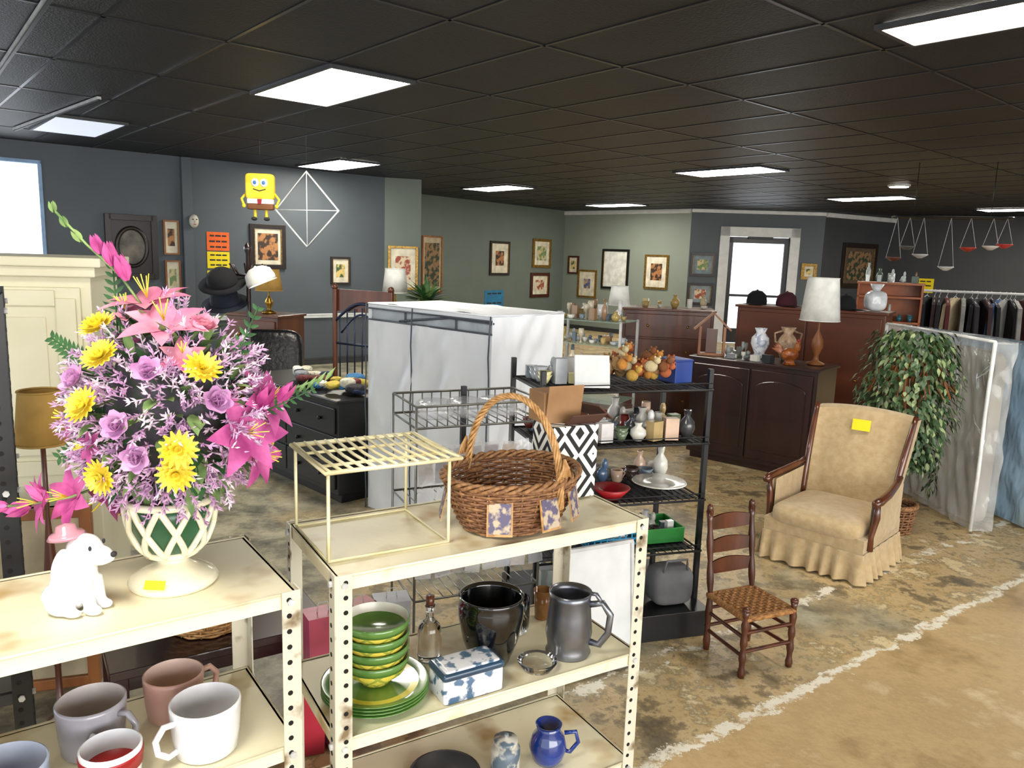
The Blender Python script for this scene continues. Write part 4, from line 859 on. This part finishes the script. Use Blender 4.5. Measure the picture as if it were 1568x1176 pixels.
cc=['c8b8a8','d8dce4','8a6a8a','e4e4e4','b8c4d8','2a3a5a','d8c8c8','c8a070','f0f0f0']
for row,z in enumerate((.88,.72,.52)):
    for i in range(8):
        c=cc[(i*5+row*3)%9]; x=-.23+.065*i; b.box((x,-.17-.006*(i%2),z),(.055,.004,.13),mat('card_'+c,c,.5),ry=.1*((i+row)%3-1),rx=.06*(i%3))
        b.box((x,-.178-.006*(i%2),z+.005),(.062,.002,.15),bagm,ry=.1*((i+row)%3-1),rx=.06*(i%3))
for i in range(3): b.rb((-.14+.14*i,0,1.06),(.15,.2,.07),bagm,.6,14,8,rz=.3*(i%3-1))
b.make((-.17,2.98,0),D2(25))
b=B('gift_bag_pile')
for i,(x,z,c) in enumerate([(-.22,.0,'b83040'),(-.1,0,'c87aa0'),(.02,0,'c8ccd8'),(.14,0,'8a1c2c'),(-.16,.24,'d05a7a'),(-.04,.24,'a8202c'),(.08,.24,'b8bcc8')]):
    m=mat('giftbag_'+c,c,.4); b.box((x,0,z+.12),(.11,.09,.235),m,rz=.2*(i%3-1),tx=1.1); b.tube([(x-.02,0,z+.235),(x-.015,0,z+.27),(x+.015,0,z+.27),(x+.02,0,z+.235)],.002,wtrim,4)
b.make((-.46,2.46,0),D2(31))
b=B('leaning_whiteboard'); b.box((0,0,.26),(.36,.012,.52),wtrim); 
for s_ in(-1,1): b.box((s_*.18,-.004,.26),(.015,.02,.52),fr)
for z in(0.01,.52): b.box((0,-.004,z),(.37,.02,.015),fr)
o=b.make((.37,2.86,0.01),D2(28),.002); o.rotation_euler=(-.1,0,D2(28))
b=B('coffee_table'); b.box((0,0,.34),(.7,.36,.03),dwood)
for x in(-.32,.32):
    for y in(-.15,.15): b.box((x,y,.165),(.04,.04,.33),dwood,tx=1.3,ty=1.3)
for y in(-.15,.15): b.box((0,y,.3),(.62,.02,.05),dwood)
b.make((-1.0,2.50,0),D2(33),.004)
basket('bread_basket',(-1.02,2.48,.358),D2(20),.13,.11,.08,8,18,straw,straw,handle=.25,flare=.8,patches=False)
b=B('picture_board'); b.box((0,0,.35),(.5,.03,.7),mat('tan_board','b8a888',.7)); 
for s_ in(-1,1): b.box((s_*.24,-.012,.35),(.04,.04,.7),lwood)
for z in(.02,.68): b.box((0,-.012,z),(.46,.04,.04),lwood)
b.make((-1.78,2.64,0),D2(18),.003)
# ------------------------------------------------------------ lighting
w=bpy.data.worlds.new('daylight'); sc.world=w; w.use_nodes=True; w.node_tree.nodes['Background'].inputs[0].default_value=(.88,.94,1,1); w.node_tree.nodes['Background'].inputs[1].default_value=2.4
def area(name,loc,target,sx,sy,e,col):
    l=bpy.data.lights.new(name,'AREA'); l.shape='RECTANGLE'; l.size=sx; l.size_y=sy; l.energy=e; l.color=col
    o=bpy.data.objects.new(name,l); o.location=loc; o.rotation_euler=(Vector(target)-Vector(loc)).to_track_quat('-Z','Y').to_euler(); sc.collection.objects.link(o)
area('storefront_daylight',(4.0,-3,1.7),(.5,5,.4),7,2.2,430,(1,.96,.9))
area('window_daylight',(-9,10.5,2.2),(-1,3.5,.8),1.8,1.6,200,(.82,.9,1))
